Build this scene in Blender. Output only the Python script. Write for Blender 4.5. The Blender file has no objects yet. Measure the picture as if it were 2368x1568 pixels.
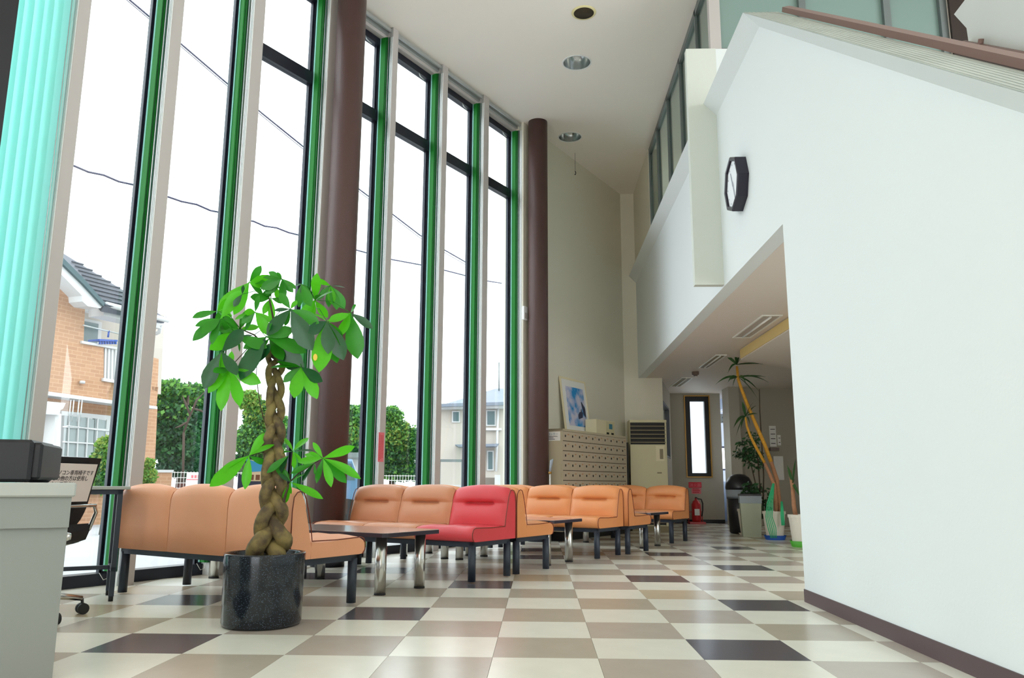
import bpy, bmesh, math, random
from math import sin, cos, pi, radians as R
from mathutils import Vector, Matrix

# ---------------------------------------------------------------- camera, world, exposure
SC = bpy.context.scene
COL = SC.collection
FPX, PITCH, YAW, ROLL, EYE = 1821.76, .182056, .034412, -.0041946, .73
cam_d = bpy.data.cameras.new('camera'); cam = bpy.data.objects.new('camera', cam_d); COL.objects.link(cam)
cam_d.sensor_width = 36; cam_d.lens = FPX / 2368 * 36; cam_d.clip_start = .02; cam_d.clip_end = 400
_r = Vector((cos(YAW), sin(YAW), 0)); _u = Vector((sin(YAW) * sin(PITCH), -cos(YAW) * sin(PITCH), cos(PITCH)))
_r2 = _r * cos(ROLL) - _u * sin(ROLL); _u2 = _r * sin(ROLL) + _u * cos(ROLL); _b = _r2.cross(_u2)
M = Matrix((_r2, _u2, _b)).transposed().to_4x4(); M.translation = Vector((0, 0, EYE)); cam.matrix_world = M
SC.camera = cam
SC.view_settings.view_transform = 'Standard'; SC.view_settings.look = 'None'
SC.view_settings.gamma = 1; SC.view_settings.use_curve_mapping = False
SC.view_settings.exposure = 0.62
W = bpy.data.worlds.new('overcast_sky'); SC.world = W; W.use_nodes = True
bg = W.node_tree.nodes['Background']; bg.inputs[0].default_value = (.93, .97, 1, 1); bg.inputs[1].default_value = 2.6
try:
    SC.cycles.max_bounces = 10; SC.cycles.diffuse_bounces = 6; SC.cycles.transparent_max_bounces = 24
except Exception: pass

# ---------------------------------------------------------------- measuring helpers: a photo position -> a point of the place
O3 = Vector((0, 0, EYE)); Dv = Vector((.5, 3 ** .5 / 2, 0)); Nv = Vector((3 ** .5 / 2, -.5, 0))
def ray(x, y):
    u = (x - 1184) / FPX; v = (y - 784) / FPX
    c, s = cos(ROLL), sin(ROLL); u, v = c * u - s * v, s * u + c * v
    F = cos(PITCH) + v * sin(PITCH)
    return Vector((u * cos(YAW) - F * sin(YAW), u * sin(YAW) + F * cos(YAW), sin(PITCH) - v * cos(PITCH)))
def atz(x, y, z=0.): r = ray(x, y); return O3 + r * ((z - EYE) / r.z)
def atx(x, y, X): r = ray(x, y); return O3 + r * (X / r.x)
def aty(x, y, Y): r = ray(x, y); return O3 + r * (Y / r.y)
def atn(x, y, n): r = ray(x, y); return O3 + r * (n / r.dot(Nv))
def atd(x, y, d): r = ray(x, y); return O3 + r * (d / math.hypot(r.x, r.y))
def atp(x, y, p, nn): r = ray(x, y); return O3 + r * ((p - O3).dot(nn) / r.dot(nn))
def sn(s, n, z=0.): v = Dv * s + Nv * n; v.z = z; return v
RZ = -pi / 6

# ---------------------------------------------------------------- materials
def lin(c):
    return tuple(((v / 255) / 12.92 if v / 255 <= .04045 else ((v / 255 + .055) / 1.055) ** 2.4) for v in c[:3]) + (1,)
MT = {}
def mat(name, col, rough=.5, metal=0., bump=0., bscale=80., var=0., vscale=6., spec=.5, emit=0., trans=0., coat=0.):
    if name in MT: return MT[name]
    m = bpy.data.materials.new(name); m.use_nodes = True; nt = m.node_tree; b = nt.nodes['Principled BSDF']
    c = lin(col)
    b.inputs['Base Color'].default_value = c; b.inputs['Roughness'].default_value = rough; b.inputs['Metallic'].default_value = metal
    b.inputs['Specular IOR Level'].default_value = spec
    if coat: b.inputs['Coat Weight'].default_value = coat; b.inputs['Coat Roughness'].default_value = .15
    if emit: b.inputs['Emission Color'].default_value = c; b.inputs['Emission Strength'].default_value = emit
    tc = nt.nodes.new('ShaderNodeTexCoord')
    if var:
        n = nt.nodes.new('ShaderNodeTexNoise'); n.inputs['Scale'].default_value = vscale; n.inputs['Detail'].default_value = 5
        nt.links.new(tc.outputs['Object'], n.inputs['Vector'])
        mx = nt.nodes.new('ShaderNodeMix'); mx.data_type = 'RGBA'
        mx.inputs['A'].default_value = tuple(min(1, v * (1 - var)) for v in c[:3]) + (1,)
        mx.inputs['B'].default_value = tuple(min(1, v * (1 + var)) for v in c[:3]) + (1,)
        nt.links.new(n.outputs['Fac'], mx.inputs['Factor']); nt.links.new(mx.outputs['Result'], b.inputs['Base Color'])
    if bump:
        n = nt.nodes.new('ShaderNodeTexNoise'); n.inputs['Scale'].default_value = bscale; n.inputs['Detail'].default_value = 3
        nt.links.new(tc.outputs['Object'], n.inputs['Vector'])
        bp = nt.nodes.new('ShaderNodeBump'); bp.inputs['Strength'].default_value = bump; bp.inputs['Distance'].default_value = .004
        nt.links.new(n.outputs['Fac'], bp.inputs['Height']); nt.links.new(bp.outputs['Normal'], b.inputs['Normal'])
    if trans:
        out = nt.nodes['Material Output']; t = nt.nodes.new('ShaderNodeBsdfTranslucent'); t.inputs[0].default_value = tuple(min(1, v * 1.5) for v in c[:3]) + (1,)
        ms = nt.nodes.new('ShaderNodeMixShader'); ms.inputs[0].default_value = trans
        nt.links.new(b.outputs[0], ms.inputs[1]); nt.links.new(t.outputs[0], ms.inputs[2]); nt.links.new(ms.outputs[0], out.inputs[0])
    MT[name] = m; return m
def glassmat(name, tint=(1, 1, 1), refl=.06):
    m = bpy.data.materials.new(name); m.use_nodes = True; nt = m.node_tree; nt.nodes.remove(nt.nodes['Principled BSDF'])
    t = nt.nodes.new('ShaderNodeBsdfTransparent'); t.inputs[0].default_value = (*tint, 1)
    g = nt.nodes.new('ShaderNodeBsdfGlossy'); g.inputs['Roughness'].default_value = .01
    fr = nt.nodes.new('ShaderNodeLayerWeight'); fr.inputs['Blend'].default_value = .5
    pw = nt.nodes.new('ShaderNodeMath'); pw.operation = 'POWER'; pw.inputs[1].default_value = 5; nt.links.new(fr.outputs['Facing'], pw.inputs[0])
    mu = nt.nodes.new('ShaderNodeMath'); mu.operation = 'MULTIPLY_ADD'; mu.inputs[1].default_value = .6; mu.inputs[2].default_value = refl; nt.links.new(pw.outputs[0], mu.inputs[0])
    ms = nt.nodes.new('ShaderNodeMixShader'); nt.links.new(mu.outputs[0], ms.inputs[0])
    nt.links.new(t.outputs[0], ms.inputs[1]); nt.links.new(g.outputs[0], ms.inputs[2]); nt.links.new(ms.outputs[0], nt.nodes['Material Output'].inputs[0])
    MT[name] = m; return m
def texmat(name, kind, c1, c2, scale=5., rough=.6, mortar=None, bw=.5, rh=.25, msize=.02, vec='Object', rot=(0, 0, 0), bump=.3):
    m = bpy.data.materials.new(name); m.use_nodes = True; nt = m.node_tree; b = nt.nodes['Principled BSDF']; b.inputs['Roughness'].default_value = rough
    tc = nt.nodes.new('ShaderNodeTexCoord'); mp = nt.nodes.new('ShaderNodeMapping'); mp.inputs['Rotation'].default_value = rot
    nt.links.new(tc.outputs[vec], mp.inputs[0])
    if kind == 'brick':
        t = nt.nodes.new('ShaderNodeTexBrick'); t.inputs['Scale'].default_value = scale; t.inputs['Color1'].default_value = lin(c1); t.inputs['Color2'].default_value = lin(c2)
        t.inputs['Mortar'].default_value = lin(mortar or c2); t.inputs['Brick Width'].default_value = bw; t.inputs['Row Height'].default_value = rh; t.inputs['Mortar Size'].default_value = msize
        nt.links.new(mp.outputs[0], t.inputs['Vector']); nt.links.new(t.outputs['Color'], b.inputs['Base Color'])
    elif kind == 'speck':
        t = nt.nodes.new('ShaderNodeTexVoronoi'); t.inputs['Scale'].default_value = scale; nt.links.new(mp.outputs[0], t.inputs['Vector'])
        cr = nt.nodes.new('ShaderNodeValToRGB'); cr.color_ramp.elements[0].position = .16; cr.color_ramp.elements[0].color = lin(c2)
        cr.color_ramp.elements[1].position = .24; cr.color_ramp.elements[1].color = lin(c1)
        nt.links.new(t.outputs['Distance'], cr.inputs[0]); nt.links.new(cr.outputs[0], b.inputs['Base Color'])
    elif kind == 'ramp':
        t = nt.nodes.new('ShaderNodeTexNoise'); t.inputs['Scale'].default_value = scale; t.inputs['Detail'].default_value = 8; nt.links.new(mp.outputs[0], t.inputs['Vector'])
        cr = nt.nodes.new('ShaderNodeValToRGB'); cr.color_ramp.elements[0].position = .38; cr.color_ramp.elements[0].color = lin(c1)
        cr.color_ramp.elements[1].position = .62; cr.color_ramp.elements[1].color = lin(c2)
        nt.links.new(t.outputs['Fac'], cr.inputs[0]); nt.links.new(cr.outputs[0], b.inputs['Base Color'])
    MT[name] = m; return m

mat('wall_white', (222, 229, 230), .75, bump=.15, bscale=60)
mat('wall_cream', (226, 222, 206), .8, bump=.25, bscale=90)
mat('ceiling_paint', (244, 239, 231), .85)
mat('soffit_paint', (224, 215, 206), .6)
mat('fin_paint', (188, 183, 180), .5)
mat('pier_paint', (208, 214, 206), .7)
mat('dark_frame', (30, 34, 46), .35, .3)
mat('aluminium', (190, 196, 196), .35, .7)
mat('white_metal', (235, 238, 238), .4)
mat('brown_column', (84, 58, 55), .38, bump=.8, bscale=260)
mat('dark_base', (84, 68, 70), .6)
mat('blind_green', (18, 138, 42), .6, trans=.35)
mat('blind_dark', (10, 84, 34), .6, trans=.25)
mat('blind_teal', (24, 96, 76), .6, trans=.3)
mat('blind_mint', (178, 232, 218), .7, trans=.6)
mat('leather_orange', (222, 146, 90), .36, bump=.35, bscale=300, var=.05, vscale=5)
mat('leather_brown', (208, 144, 106), .36, bump=.35, bscale=300, var=.05, vscale=5)
mat('leather_pink', (238, 168, 128), .5, bump=.35, bscale=300, var=.05, vscale=5)
mat('leather_red', (216, 66, 74), .36, bump=.35, bscale=300, var=.05, vscale=5)
mat('piping_dark', (120, 50, 28), .5)
mat('slate_metal', (48, 56, 68), .45, .2)
mat('chrome', (205, 205, 202), .22, 1.)
mat('black_rubber', (22, 22, 24), .6)
mat('table_top', (182, 166, 160), .16, coat=.6, var=.08, vscale=30)
mat('table_edge', (44, 38, 52), .4)
mat('tile_cream', (238, 236, 222), .24, var=.06, vscale=7, bump=.05, bscale=30)
mat('tile_cream_b', (232, 230, 217), .26, var=.06, vscale=7, bump=.05, bscale=30)
mat('tile_tan', (200, 184, 158), .24, var=.07, vscale=7, bump=.05, bscale=30)
mat('tile_taupe', (184, 174, 158), .24, var=.07, vscale=7, bump=.05, bscale=30)
mat('tile_rose', (188, 177, 166), .24, var=.07, vscale=7, bump=.05, bscale=30)
mat('tile_dark', (90, 87, 94), .22, var=.07, vscale=7, bump=.05, bscale=30)
mat('floor_bed', (120, 112, 102), .8)
mat('counter_grey', (136, 141, 137), .5, bump=.1)
mat('counter_top', (170, 175, 170), .45)
mat('black_plastic', (20, 20, 26), .5)
mat('black_mesh', (24, 22, 26), .8)
mat('paper', (226, 214, 208), .8)
mat('paper_white', (236, 236, 232), .8)
mat('paper_pink', (226, 120, 130), .8)
mat('ink', (40, 34, 40), .8)
mat('ink_red', (190, 40, 50), .8)
mat('ink_teal', (70, 130, 150), .8)
mat('locker_beige', (196, 186, 158), .5, var=.03, vscale=3)
mat('locker_door', (196, 184, 160), .5, var=.03, vscale=3)
mat('locker_line', (70, 62, 52), .8)
mat('number_orange', (196, 150, 112), .8)
mat('ac_beige', (214, 206, 168), .5)
mat('ac_brown', (140, 128, 96), .5)
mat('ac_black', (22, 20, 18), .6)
mat('frame_cream', (232, 222, 188), .5)
mat('red_paint', (190, 28, 32), .35)
mat('red_sign', (206, 40, 56), .6)
mat('bin_grey', (176, 184, 160), .5)
mat('bin_black', (28, 28, 34), .3)
mat('bag_clear', (190, 200, 210), .3, trans=.4)
mat('pot_white', (226, 220, 206), .45)
mat('saucer_blue', (20, 80, 170), .5)
mat('saucer_green', (80, 170, 50), .5)
mat('string_green', (60, 190, 130), .6)
mat('soil', (62, 48, 36), .95, bump=.6, bscale=60)
mat('bark', (104, 92, 58), .8, bump=.7, bscale=50, var=.65, vscale=22)
mat('bark_dark', (74, 62, 48), .85, bump=.7, bscale=50, var=.3, vscale=16)
mat('yucca_bark', (206, 150, 44), .7, bump=1., bscale=60, var=.4, vscale=40)
mat('yucca_bark_low', (170, 122, 88), .8, bump=1., bscale=60, var=.3, vscale=40)
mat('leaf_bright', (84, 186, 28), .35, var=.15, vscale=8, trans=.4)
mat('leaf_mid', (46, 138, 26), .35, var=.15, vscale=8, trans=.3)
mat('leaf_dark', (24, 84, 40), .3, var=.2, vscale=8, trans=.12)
mat('leaf_yellow', (226, 196, 80), .5)
mat('leaf_yucca', (48, 86, 42), .4)
mat('leaf_ficus', (40, 84, 44), .4)
mat('brown_rail', (112, 84, 76), .45)
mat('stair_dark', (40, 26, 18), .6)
mat('reflect_tint', (126, 150, 144), .25)  # window reflections put into the opaque colour of the landing panes
mat('stair_grey', (196, 200, 196), .7)
mat('frame_grey', (120, 128, 128), .4, .5)
mat('gold_trim', (176, 132, 60), .4, .3)
mat('sensor_brown', (120, 104, 98), .5)
mat('diffuser', (236, 236, 230), .4)
mat('yellow_strip', (222, 196, 130), .5)
mat('clock_face', (232, 236, 240), .5)
mat('clock_rim', (26, 20, 40), .3)
mat('hand_grey', (150, 156, 170), .5)
mat('reflector', (200, 205, 205), .18, .9)
mat('speaker_dark', (58, 48, 30), .8)
mat('speaker_ring', (232, 222, 170), .6)
mat('partition_room', (196, 188, 168), .8)
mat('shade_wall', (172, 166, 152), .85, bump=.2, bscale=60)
mat('corridor_blue', (196, 206, 220), .8)
mat('road', (158, 158, 160), .9, var=.05, vscale=1.)
mat('kerb', (120, 112, 104), .9)
mat('far_white', (198, 198, 198), .7)
mat('far_cream', (180, 172, 162), .8)
mat('far_glass', (84, 104, 108), .15)
mat('far_curtain', (140, 150, 150), .6)
mat('roof_slate', (58, 62, 74), .6, var=.25, vscale=9, bump=.5, bscale=20)
mat('roof_edge', (38, 70, 76), .5)
mat('far_roof', (112, 120, 132), .6, var=.1, vscale=3)
mat('clip_blue', (20, 70, 160), .5)
mat('van_white', (232, 236, 240), .3)
mat('car_blue', (96, 130, 162), .3)
mat('wire', (40, 40, 70), .6)
mat('poster_blue', (60, 160, 214), .6)
mat('poster_cream', (232, 214, 180), .6)
mat('poster_brown', (130, 84, 60), .6)
mat('board_dark', (52, 60, 88), .5)
mat('tree_light', (92, 144, 56), .6, trans=.3)
mat('tree_mid', (46, 98, 50), .6, trans=.3)
mat('tree_dark', (26, 68, 44), .6, trans=.2)
mat('tree_yellow', (130, 150, 62), .6, trans=.3)
mat('light_louvre', (186, 176, 166), .5)
mat('trunk_far', (70, 56, 48), .9)
texmat('house_brick', 'brick', (178, 136, 104), (168, 126, 96), 1., .8, (190, 154, 124), .23, .075, .006, rot=(pi / 2, 0, 0))
texmat('pot_stone', 'speck', (24, 30, 38), (96, 116, 132), 150., .16)
texmat('print_blue', 'ramp', (16, 140, 210), (206, 206, 226), 6., .6)
texmat('ridge_white', 'ramp', (172, 180, 174), (162, 170, 164), 3., .8)
texmat('bark_tree', 'ramp', (82, 68, 50), (136, 120, 72), 14., .8)
glassmat('glass', (.97, 1, 1), .06); glassmat('glass_dim', (.75, .85, .83), .1)

# ---------------------------------------------------------------- mesh builder
class MB:
    def __init__(s): s.v = []; s.f = []; s.sm = []; s.mi = []; s.cur = 0
    def add(s, vs, fs, smooth=False, M=None):
        k = len(s.v)
        for p in vs:
            p = Vector(p)
            s.v.append(M @ p if M is not None else p)
        for f in fs: s.f.append([i + k for i in f]); s.sm.append(smooth); s.mi.append(s.cur)
        return s
    def box(s, a, b, M=None, bev=0.):
        x0, y0, z0 = [min(a[i], b[i]) for i in range(3)]; x1, y1, z1 = [max(a[i], b[i]) for i in range(3)]
        if bev <= 0:
            vs = [(x0, y0, z0), (x1, y0, z0), (x1, y1, z0), (x0, y1, z0), (x0, y0, z1), (x1, y0, z1), (x1, y1, z1), (x0, y1, z1)]
            return s.add(vs, [(0, 3, 2, 1), (4, 5, 6, 7), (0, 1, 5, 4), (1, 2, 6, 5), (2, 3, 7, 6), (3, 0, 4, 7)], False, M)
        b_ = min(bev, (x1 - x0) * .49, (y1 - y0) * .49, (z1 - z0) * .49)
        def ring(z, d): return [(x0 + d, y0 + b_, z), (x0 + b_, y0 + d, z), (x1 - b_, y0 + d, z), (x1 - d, y0 + b_, z), (x1 - d, y1 - b_, z), (x1 - b_, y1 - d, z), (x0 + b_, y1 - d, z), (x0 + d, y1 - b_, z)]
        def rin(z, d): return [(x0 + d, y0 + d + .3 * b_, z), (x0 + d + .3 * b_, y0 + d, z), (x1 - d - .3 * b_, y0 + d, z), (x1 - d, y0 + d + .3 * b_, z), (x1 - d, y1 - d - .3 * b_, z), (x1 - d - .3 * b_, y1 - d, z), (x0 + d + .3 * b_, y1 - d, z), (x0 + d, y1 - d - .3 * b_, z)]
        return s.loft([rin(z0, b_), ring(z0 + b_, 0), ring(z1 - b_, 0), rin(z1, b_)], M=M)
    def loft(s, rings, closed=True, cap=True, smooth=False, M=None):
        n = len(rings[0]); vs = [p for r in rings for p in r]; fs = []
        for i in range(len(rings) - 1):
            for j in range(n if closed else n - 1):
                k = (j + 1) % n; fs.append((i * n + j, i * n + k, (i + 1) * n + k, (i + 1) * n + j))
        s.add(vs, fs, smooth, M)
        if cap and closed:
            s.add(rings[0], [tuple(range(n))[::-1]], False, M); s.add(rings[-1], [tuple(range(n))], False, M)
        return s
    def lathe(s, prof, n=24, M=None, smooth=True, cap=True):
        return s.loft([[(r * cos(2 * pi * k / n), r * sin(2 * pi * k / n), z) for k in range(n)] for r, z in prof], True, cap, smooth, M)
    def tube(s, pts, r, n=8, smooth=True, cap=True):
        pts = [Vector(p) for p in pts]; rs = r if isinstance(r, (list, tuple)) else [r] * len(pts); rings = []
        up = Vector((.13, .27, .95)).normalized(); t0 = (pts[1] - pts[0]).normalized()
        if abs(t0.dot(up)) > .9: up = Vector((1, 0, 0))
        a = (up - t0 * up.dot(t0)).normalized()
        for i, p in enumerate(pts):
            t = (pts[min(i + 1, len(pts) - 1)] - pts[max(i - 1, 0)]).normalized()
            a = (a - t * a.dot(t)); a = a.normalized() if a.length > 1e-6 else t.orthogonal().normalized(); b = t.cross(a)
            rings.append([p + (a * cos(2 * pi * k / n) + b * sin(2 * pi * k / n)) * rs[i] for k in range(n)])
        return s.loft(rings, True, cap, smooth)
    def prism(s, poly, off, M=None):
        off = Vector(off); a = [Vector(p) for p in poly]; b = [p + off for p in a]
        return s.loft([a, b], M=M)
    def build(s, name, m, parent=None, label=None, mats=None):
        me = bpy.data.meshes.new(name); me.from_pydata([tuple(v) for v in s.v], [], s.f)
        for q in (mats or [m]): me.materials.append(MT[q])
        if s.f:
            me.polygons.foreach_set('use_smooth', s.sm); me.polygons.foreach_set('material_index', s.mi)
        bm = bmesh.new(); bm.from_mesh(me); bmesh.ops.remove_doubles(bm, verts=bm.verts, dist=1e-5)
        bmesh.ops.recalc_face_normals(bm, faces=bm.faces); bm.to_mesh(me); bm.free(); me.update()
        o = bpy.data.objects.new(name, me); COL.objects.link(o)
        if parent is not None: o.parent = parent
        if label: o['label'] = label
        return o
def thing(name, label, cat, loc=(0, 0, 0), rz=0., group=None):
    o = bpy.data.objects.new(name, None); COL.objects.link(o); o.location = loc; o.rotation_euler = (0, 0, rz); o.empty_display_size = .1
    o['label'] = label; o['category'] = cat
    if group: o['group'] = group
    return o
def tag(o, label, cat, group=None):
    o['label'] = label; o['category'] = cat
    if group: o['group'] = group
    return o
def struct(o, label=None, cat=None):
    o['kind'] = 'structure'
    if label: o['label'] = label
    if cat: o['category'] = cat
    return o
def kids(o): return [c for c in bpy.data.objects if c.parent == o]
def copy_tree(o, parent=None):
    c = o.copy(); COL.objects.link(c); c.parent = parent
    for ch in kids(o): copy_tree(ch, c)
    return c
def T(x=0, y=0, z=0): return Matrix.Translation((x, y, z))
def frameM(o, ex, ez):   # local x along ex, local z along ez
    ex = Vector(ex).normalized(); ez = Vector(ez).normalized(); ey = ez.cross(ex).normalized()
    m = Matrix((ex, ey, ez)).transposed().to_4x4(); m.translation = Vector(o); return m
def writing(name, txt, size, Mx, m, parent, align='LEFT', vertical=False):
    cu = bpy.data.curves.new(name, 'FONT'); cu.body = txt; cu.size = size; cu.extrude = .0004; cu.align_x = align
    cu.space_line = 1.05
    o = bpy.data.objects.new(name, cu); COL.objects.link(o); cu.materials.append(MT[m]); bpy.context.view_layer.update()
    dg = bpy.context.evaluated_depsgraph_get(); me = bpy.data.meshes.new_from_object(o.evaluated_get(dg)); me.name = name
    bpy.data.objects.remove(o); me.transform(Mx); q = bpy.data.objects.new(name, me); COL.objects.link(q)
    if parent is not None: q.parent = parent
    return q
rnd = random.Random(7)
# ---------------------------------------------------------------- the hall: floor
WX = 1.697; CZ = 5.82; SZ = 2.515
floor = struct(MB().prism([(-8.3, -3, -.06), (6, -3, -.06), (6, 19.2, -.06), (3.45, 19.2, -.06), (3.45, 15.84, -.06), (2.2, 15.84, -.06), (1.3, 13.7, -.06)], (0, 0, .056)).build('floor', 'floor_bed'))
TS = .4502; TX, TY = -.2, 3.559
dark = {(2, 0), (3, 3), (2, 6), (4, 8), (-1, 5), (-2, 2), (-4, 0), (-5, 3), (0, 10), (5, 13), (3, 11), (-3, 7), (-4, 6), (0, 12), (-1, -3), (1, -3), (-3, -3)}
def clip(poly, n0):
    out = []
    for i in range(len(poly)):
        a, b = Vector(poly[i]), Vector(poly[(i + 1) % len(poly)]); da, db = a.dot(Nv) - n0, b.dot(Nv) - n0
        if da >= 0: out.append(a)
        if da * db < 0: out.append(a + (b - a) * (da / (da - db)))
    return out
tiles = []
for j in range(-14, 27):
    for i in range(-17, 14):
        x0, y0 = TX + i * TS, TY + j * TS; g = .0008
        p = clip([(x0 + g, y0 + g, 0), (x0 + TS - g, y0 + g, 0), (x0 + TS - g, y0 + TS - g, 0), (x0 + g, y0 + TS - g, 0)], -5.62)
        if len(p) < 3: continue
        if (x0 > 1.75 and y0 < 4.9) or x0 > 5.6: continue
        cx_ = x0 + TS / 2; cy_ = y0 + TS / 2
        if (i + j) % 2: k = rnd.choice(['tile_cream', 'tile_cream', 'tile_cream_b'])
        else: k = 'tile_dark' if (i, j) in dark else rnd.choice(['tile_tan', 'tile_taupe', 'tile_rose', 'tile_taupe', 'tile_rose'])
        vis = cy_ > 2.9 and abs(math.atan2(cx_, cy_) + YAW) < .6
        tiles.append((cy_ if vis else 999, i, j, p, k))
tiles.sort(key=lambda t: t[0])
shared = {}
def tile_mesh(p, k):
    m = MB().prism([(v.x, v.y, -.004) for v in p], (0, 0, .004)); o = m.build('tile', k, floor); return o
for n_, (d_, i, j, p, k) in enumerate(tiles[:298]):
    full = len(p) == 4 and abs((p[2] - p[0]).length - (TS - .0016) * 2 ** .5) < 1e-3
    if full and k in shared:
        o = shared[k].copy(); COL.objects.link(o); o.parent = floor; o.location = (TX + i * TS, TY + j * TS, 0)
    elif full:
        q = [Vector((v.x - TX - i * TS, v.y - TY - j * TS, 0)) for v in p]; o = tile_mesh(q, k); o.location = (TX + i * TS, TY + j * TS, 0); shared[k] = o
    else: tile_mesh(p, k)
b = MB(); ks = ['tile_cream', 'tile_cream_b', 'tile_tan', 'tile_taupe', 'tile_rose', 'tile_dark']
for (d_, i, j, p, k) in tiles[298:]:
    b.cur = ks.index(k); b.prism([(v.x, v.y, -.004) for v in p], (0, 0, .004))
o = b.build('tile', None, floor, mats=ks); o['kind'] = 'stuff'

# ---------------------------------------------------------------- ceilings and walls
struct(MB().prism([(-8.45, -3, CZ), (6.1, -3, CZ), (6.1, 13.7, CZ), (1.25, 13.7, CZ)], (0, 0, .12)).build('ceiling', 'ceiling_paint'))
def slope(y): return 4.31 + .739 * (y - 5.573)
# right wall: full height panel below the stair parapet, plus the front of the mezzanine
pz = [(5.30, 0), (5.30, SZ), (13.4, SZ), (13.4, 4.22), (5.60, 4.22), (.12, 4.22 - .739 * 5.48), (.12, 0)]
struct(MB().prism([(WX, y, max(z, 0)) for y, z in pz], (.13, 0, 0)).build('wall_right', 'wall_white'))
base = MB().box((WX - .008, .12, 0), (WX, 5.30, .078)); struct(base.build('baseboard_right', 'dark_base'))
# parapet cap: slanted underside, flat top; sloping beside the stairs, level along the gallery
b = MB()
def capsec(y, z): return [(WX, y, z - .12), (1.577, y, z), (WX + .13, y, z), (WX + .13, y, z - .12)]
b.loft([capsec(.2, slope(.2)), capsec(5.573, 4.31), capsec(13.4, 4.31)])
struct(b.build('trim_1', 'wall_white'))
# stair top: ridged capping and brown handrail
pl0 = Vector((1.577, 5.573, 4.31)); nn = Vector((0, -.739, 1)).normalized()
Xb = atp(2368, 168, pl0, nn).x
hr = MB(); rz0, rz1 = slope(.2), slope(5.45)
def rs(y, z): return [(Xb, y, z + .012), (Xb + .006, y, z + .055), (Xb + .06, y, z + .065), (Xb + .075, y, z + .03), (Xb + .06, y, z + .005)]
hr.loft([rs(.2, rz0), rs(5.45, rz1)])
o = tag(hr.build('handrail', 'brown_rail'), 'brown sloping handrail along the top of the white stair wall', 'handrail')
cap = MB()
nu = Vector((0, -.739, 1)).normalized()
def cp(x, y, h): v = Vector((x, y, slope(y))) + nu * h; return v
cap.loft([[cp(1.579, y, .0005), cp(Xb, y, .0005), cp(Xb, y, .004), cp(1.579, y, .004)] for y in (.25, 5.56)])
for k in range(7):
    x = 1.59 + k * (Xb - 1.60) / 7; cap.loft([[cp(x, y, .004), cp(x + .004, y, .004), cp(x + .004, y, .006), cp(x, y, .006)] for y in (.25, 5.56)])
struct(cap.build('trim_60', 'ridge_white'))
# pier at the end of the partition's low wall
struct(MB().box((1.432, 7.052, 2.53), (WX + .02, 7.13, 4.885)).build('trim_2', 'pier_paint'))
x855 = aty(1855, 40, 7.1).x
struct(MB().box((WX + .02, 7.06, SZ + .3), (x855, 7.18, 4.885)).box((x855, 7.06, SZ + .3), (6, 7.18, 4.3)).build('wall_partition', 'wall_white'))
# far wall of the hall, pier, gallery end
struct(MB().box((1.43, 13.4, 0), (2.10, 13.55, CZ)).build('wall_back', 'wall_cream'))
struct(MB().box((WX - .007, 11.5, 4.31), (WX + .13, 13.4, CZ)).build('wall_gallery', 'wall_cream'))
c0, c1 = sn(9.0, -5.44), sn(12.36, -5.44)
q = MB(); q.prism([c0, c1, sn(12.36, -5.75), sn(9.0, -5.75)], (0, 0, CZ)); struct(q.build('wall_left', 'wall_cream'))
# lower ceiling of the back room and upper floor
struct(MB().box((WX + .131, 5.30, SZ), (6, 15.84, SZ + .28)).box((3.59, 15.84, SZ), (6, 19.2, SZ + .28)).build('ceiling_low', 'soffit_paint'))
def wallpanel(name, p0, p1, z0, z1, th, m, hole=None):
    p0 = Vector(p0); p1 = Vector(p1); L = (p1 - p0).length; Mx = frameM(p0, (p1 - p0), (0, 0, 1)); b = MB()
    if hole:
        a0, a1, h0, h1 = hole
        for A, B in (((0, 0, z0), (a0, th, z1)), ((a1, 0, z0), (L, th, z1)), ((a0, 0, z0), (a1, th, h0)), ((a0, 0, h1), (a1, th, z1))): b.box(A, B, Mx)
    else: b.box((0, 0, z0), (L, th, z1), Mx)
    return struct(b.build(name, m)), Mx
YB = 15.7
fw0, fw1 = aty(1583, 917, YB), aty(1645, 1102, YB)
xl = aty(1552, 1000, YB).x; xr = aty(1668, 1000, YB).x
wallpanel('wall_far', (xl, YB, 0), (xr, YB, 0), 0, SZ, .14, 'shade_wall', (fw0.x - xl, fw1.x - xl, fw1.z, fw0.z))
# slanted wall with the half hidden window
sp0 = Vector((2.10, 13.5, 0)); sp1 = Vector((xl, YB, 0)); sd = (sp1 - sp0).normalized(); sno = Vector((-sd.y, sd.x, 0))
def onsl(x, y): p = atp(x, y, sp0, sno); return (p - sp0).dot(sd), p.z
a1, zb_ = onsl(1551, 1062); _, zt_ = onsl(1551, 950)
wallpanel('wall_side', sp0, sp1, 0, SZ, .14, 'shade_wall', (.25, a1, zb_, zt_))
struct(MB().box((xl + .02, YB - .006, 0), (xr, YB, .07)).build('baseboard_far', 'black_plastic'))
# far right part of the back room
pr0 = aty(1688, 1000, 14.6); pr1 = aty(1713, 1000, 14.6)
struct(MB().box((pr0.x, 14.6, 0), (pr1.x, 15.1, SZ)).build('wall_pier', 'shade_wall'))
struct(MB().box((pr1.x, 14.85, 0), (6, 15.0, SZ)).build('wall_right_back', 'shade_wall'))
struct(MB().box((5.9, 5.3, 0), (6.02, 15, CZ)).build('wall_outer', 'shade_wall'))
struct(MB().box((pr0.x - .004, 14.592, 0), (pr1.x + .002, 14.6, .07)).build('baseboard_pier', 'black_plastic'))
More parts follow.
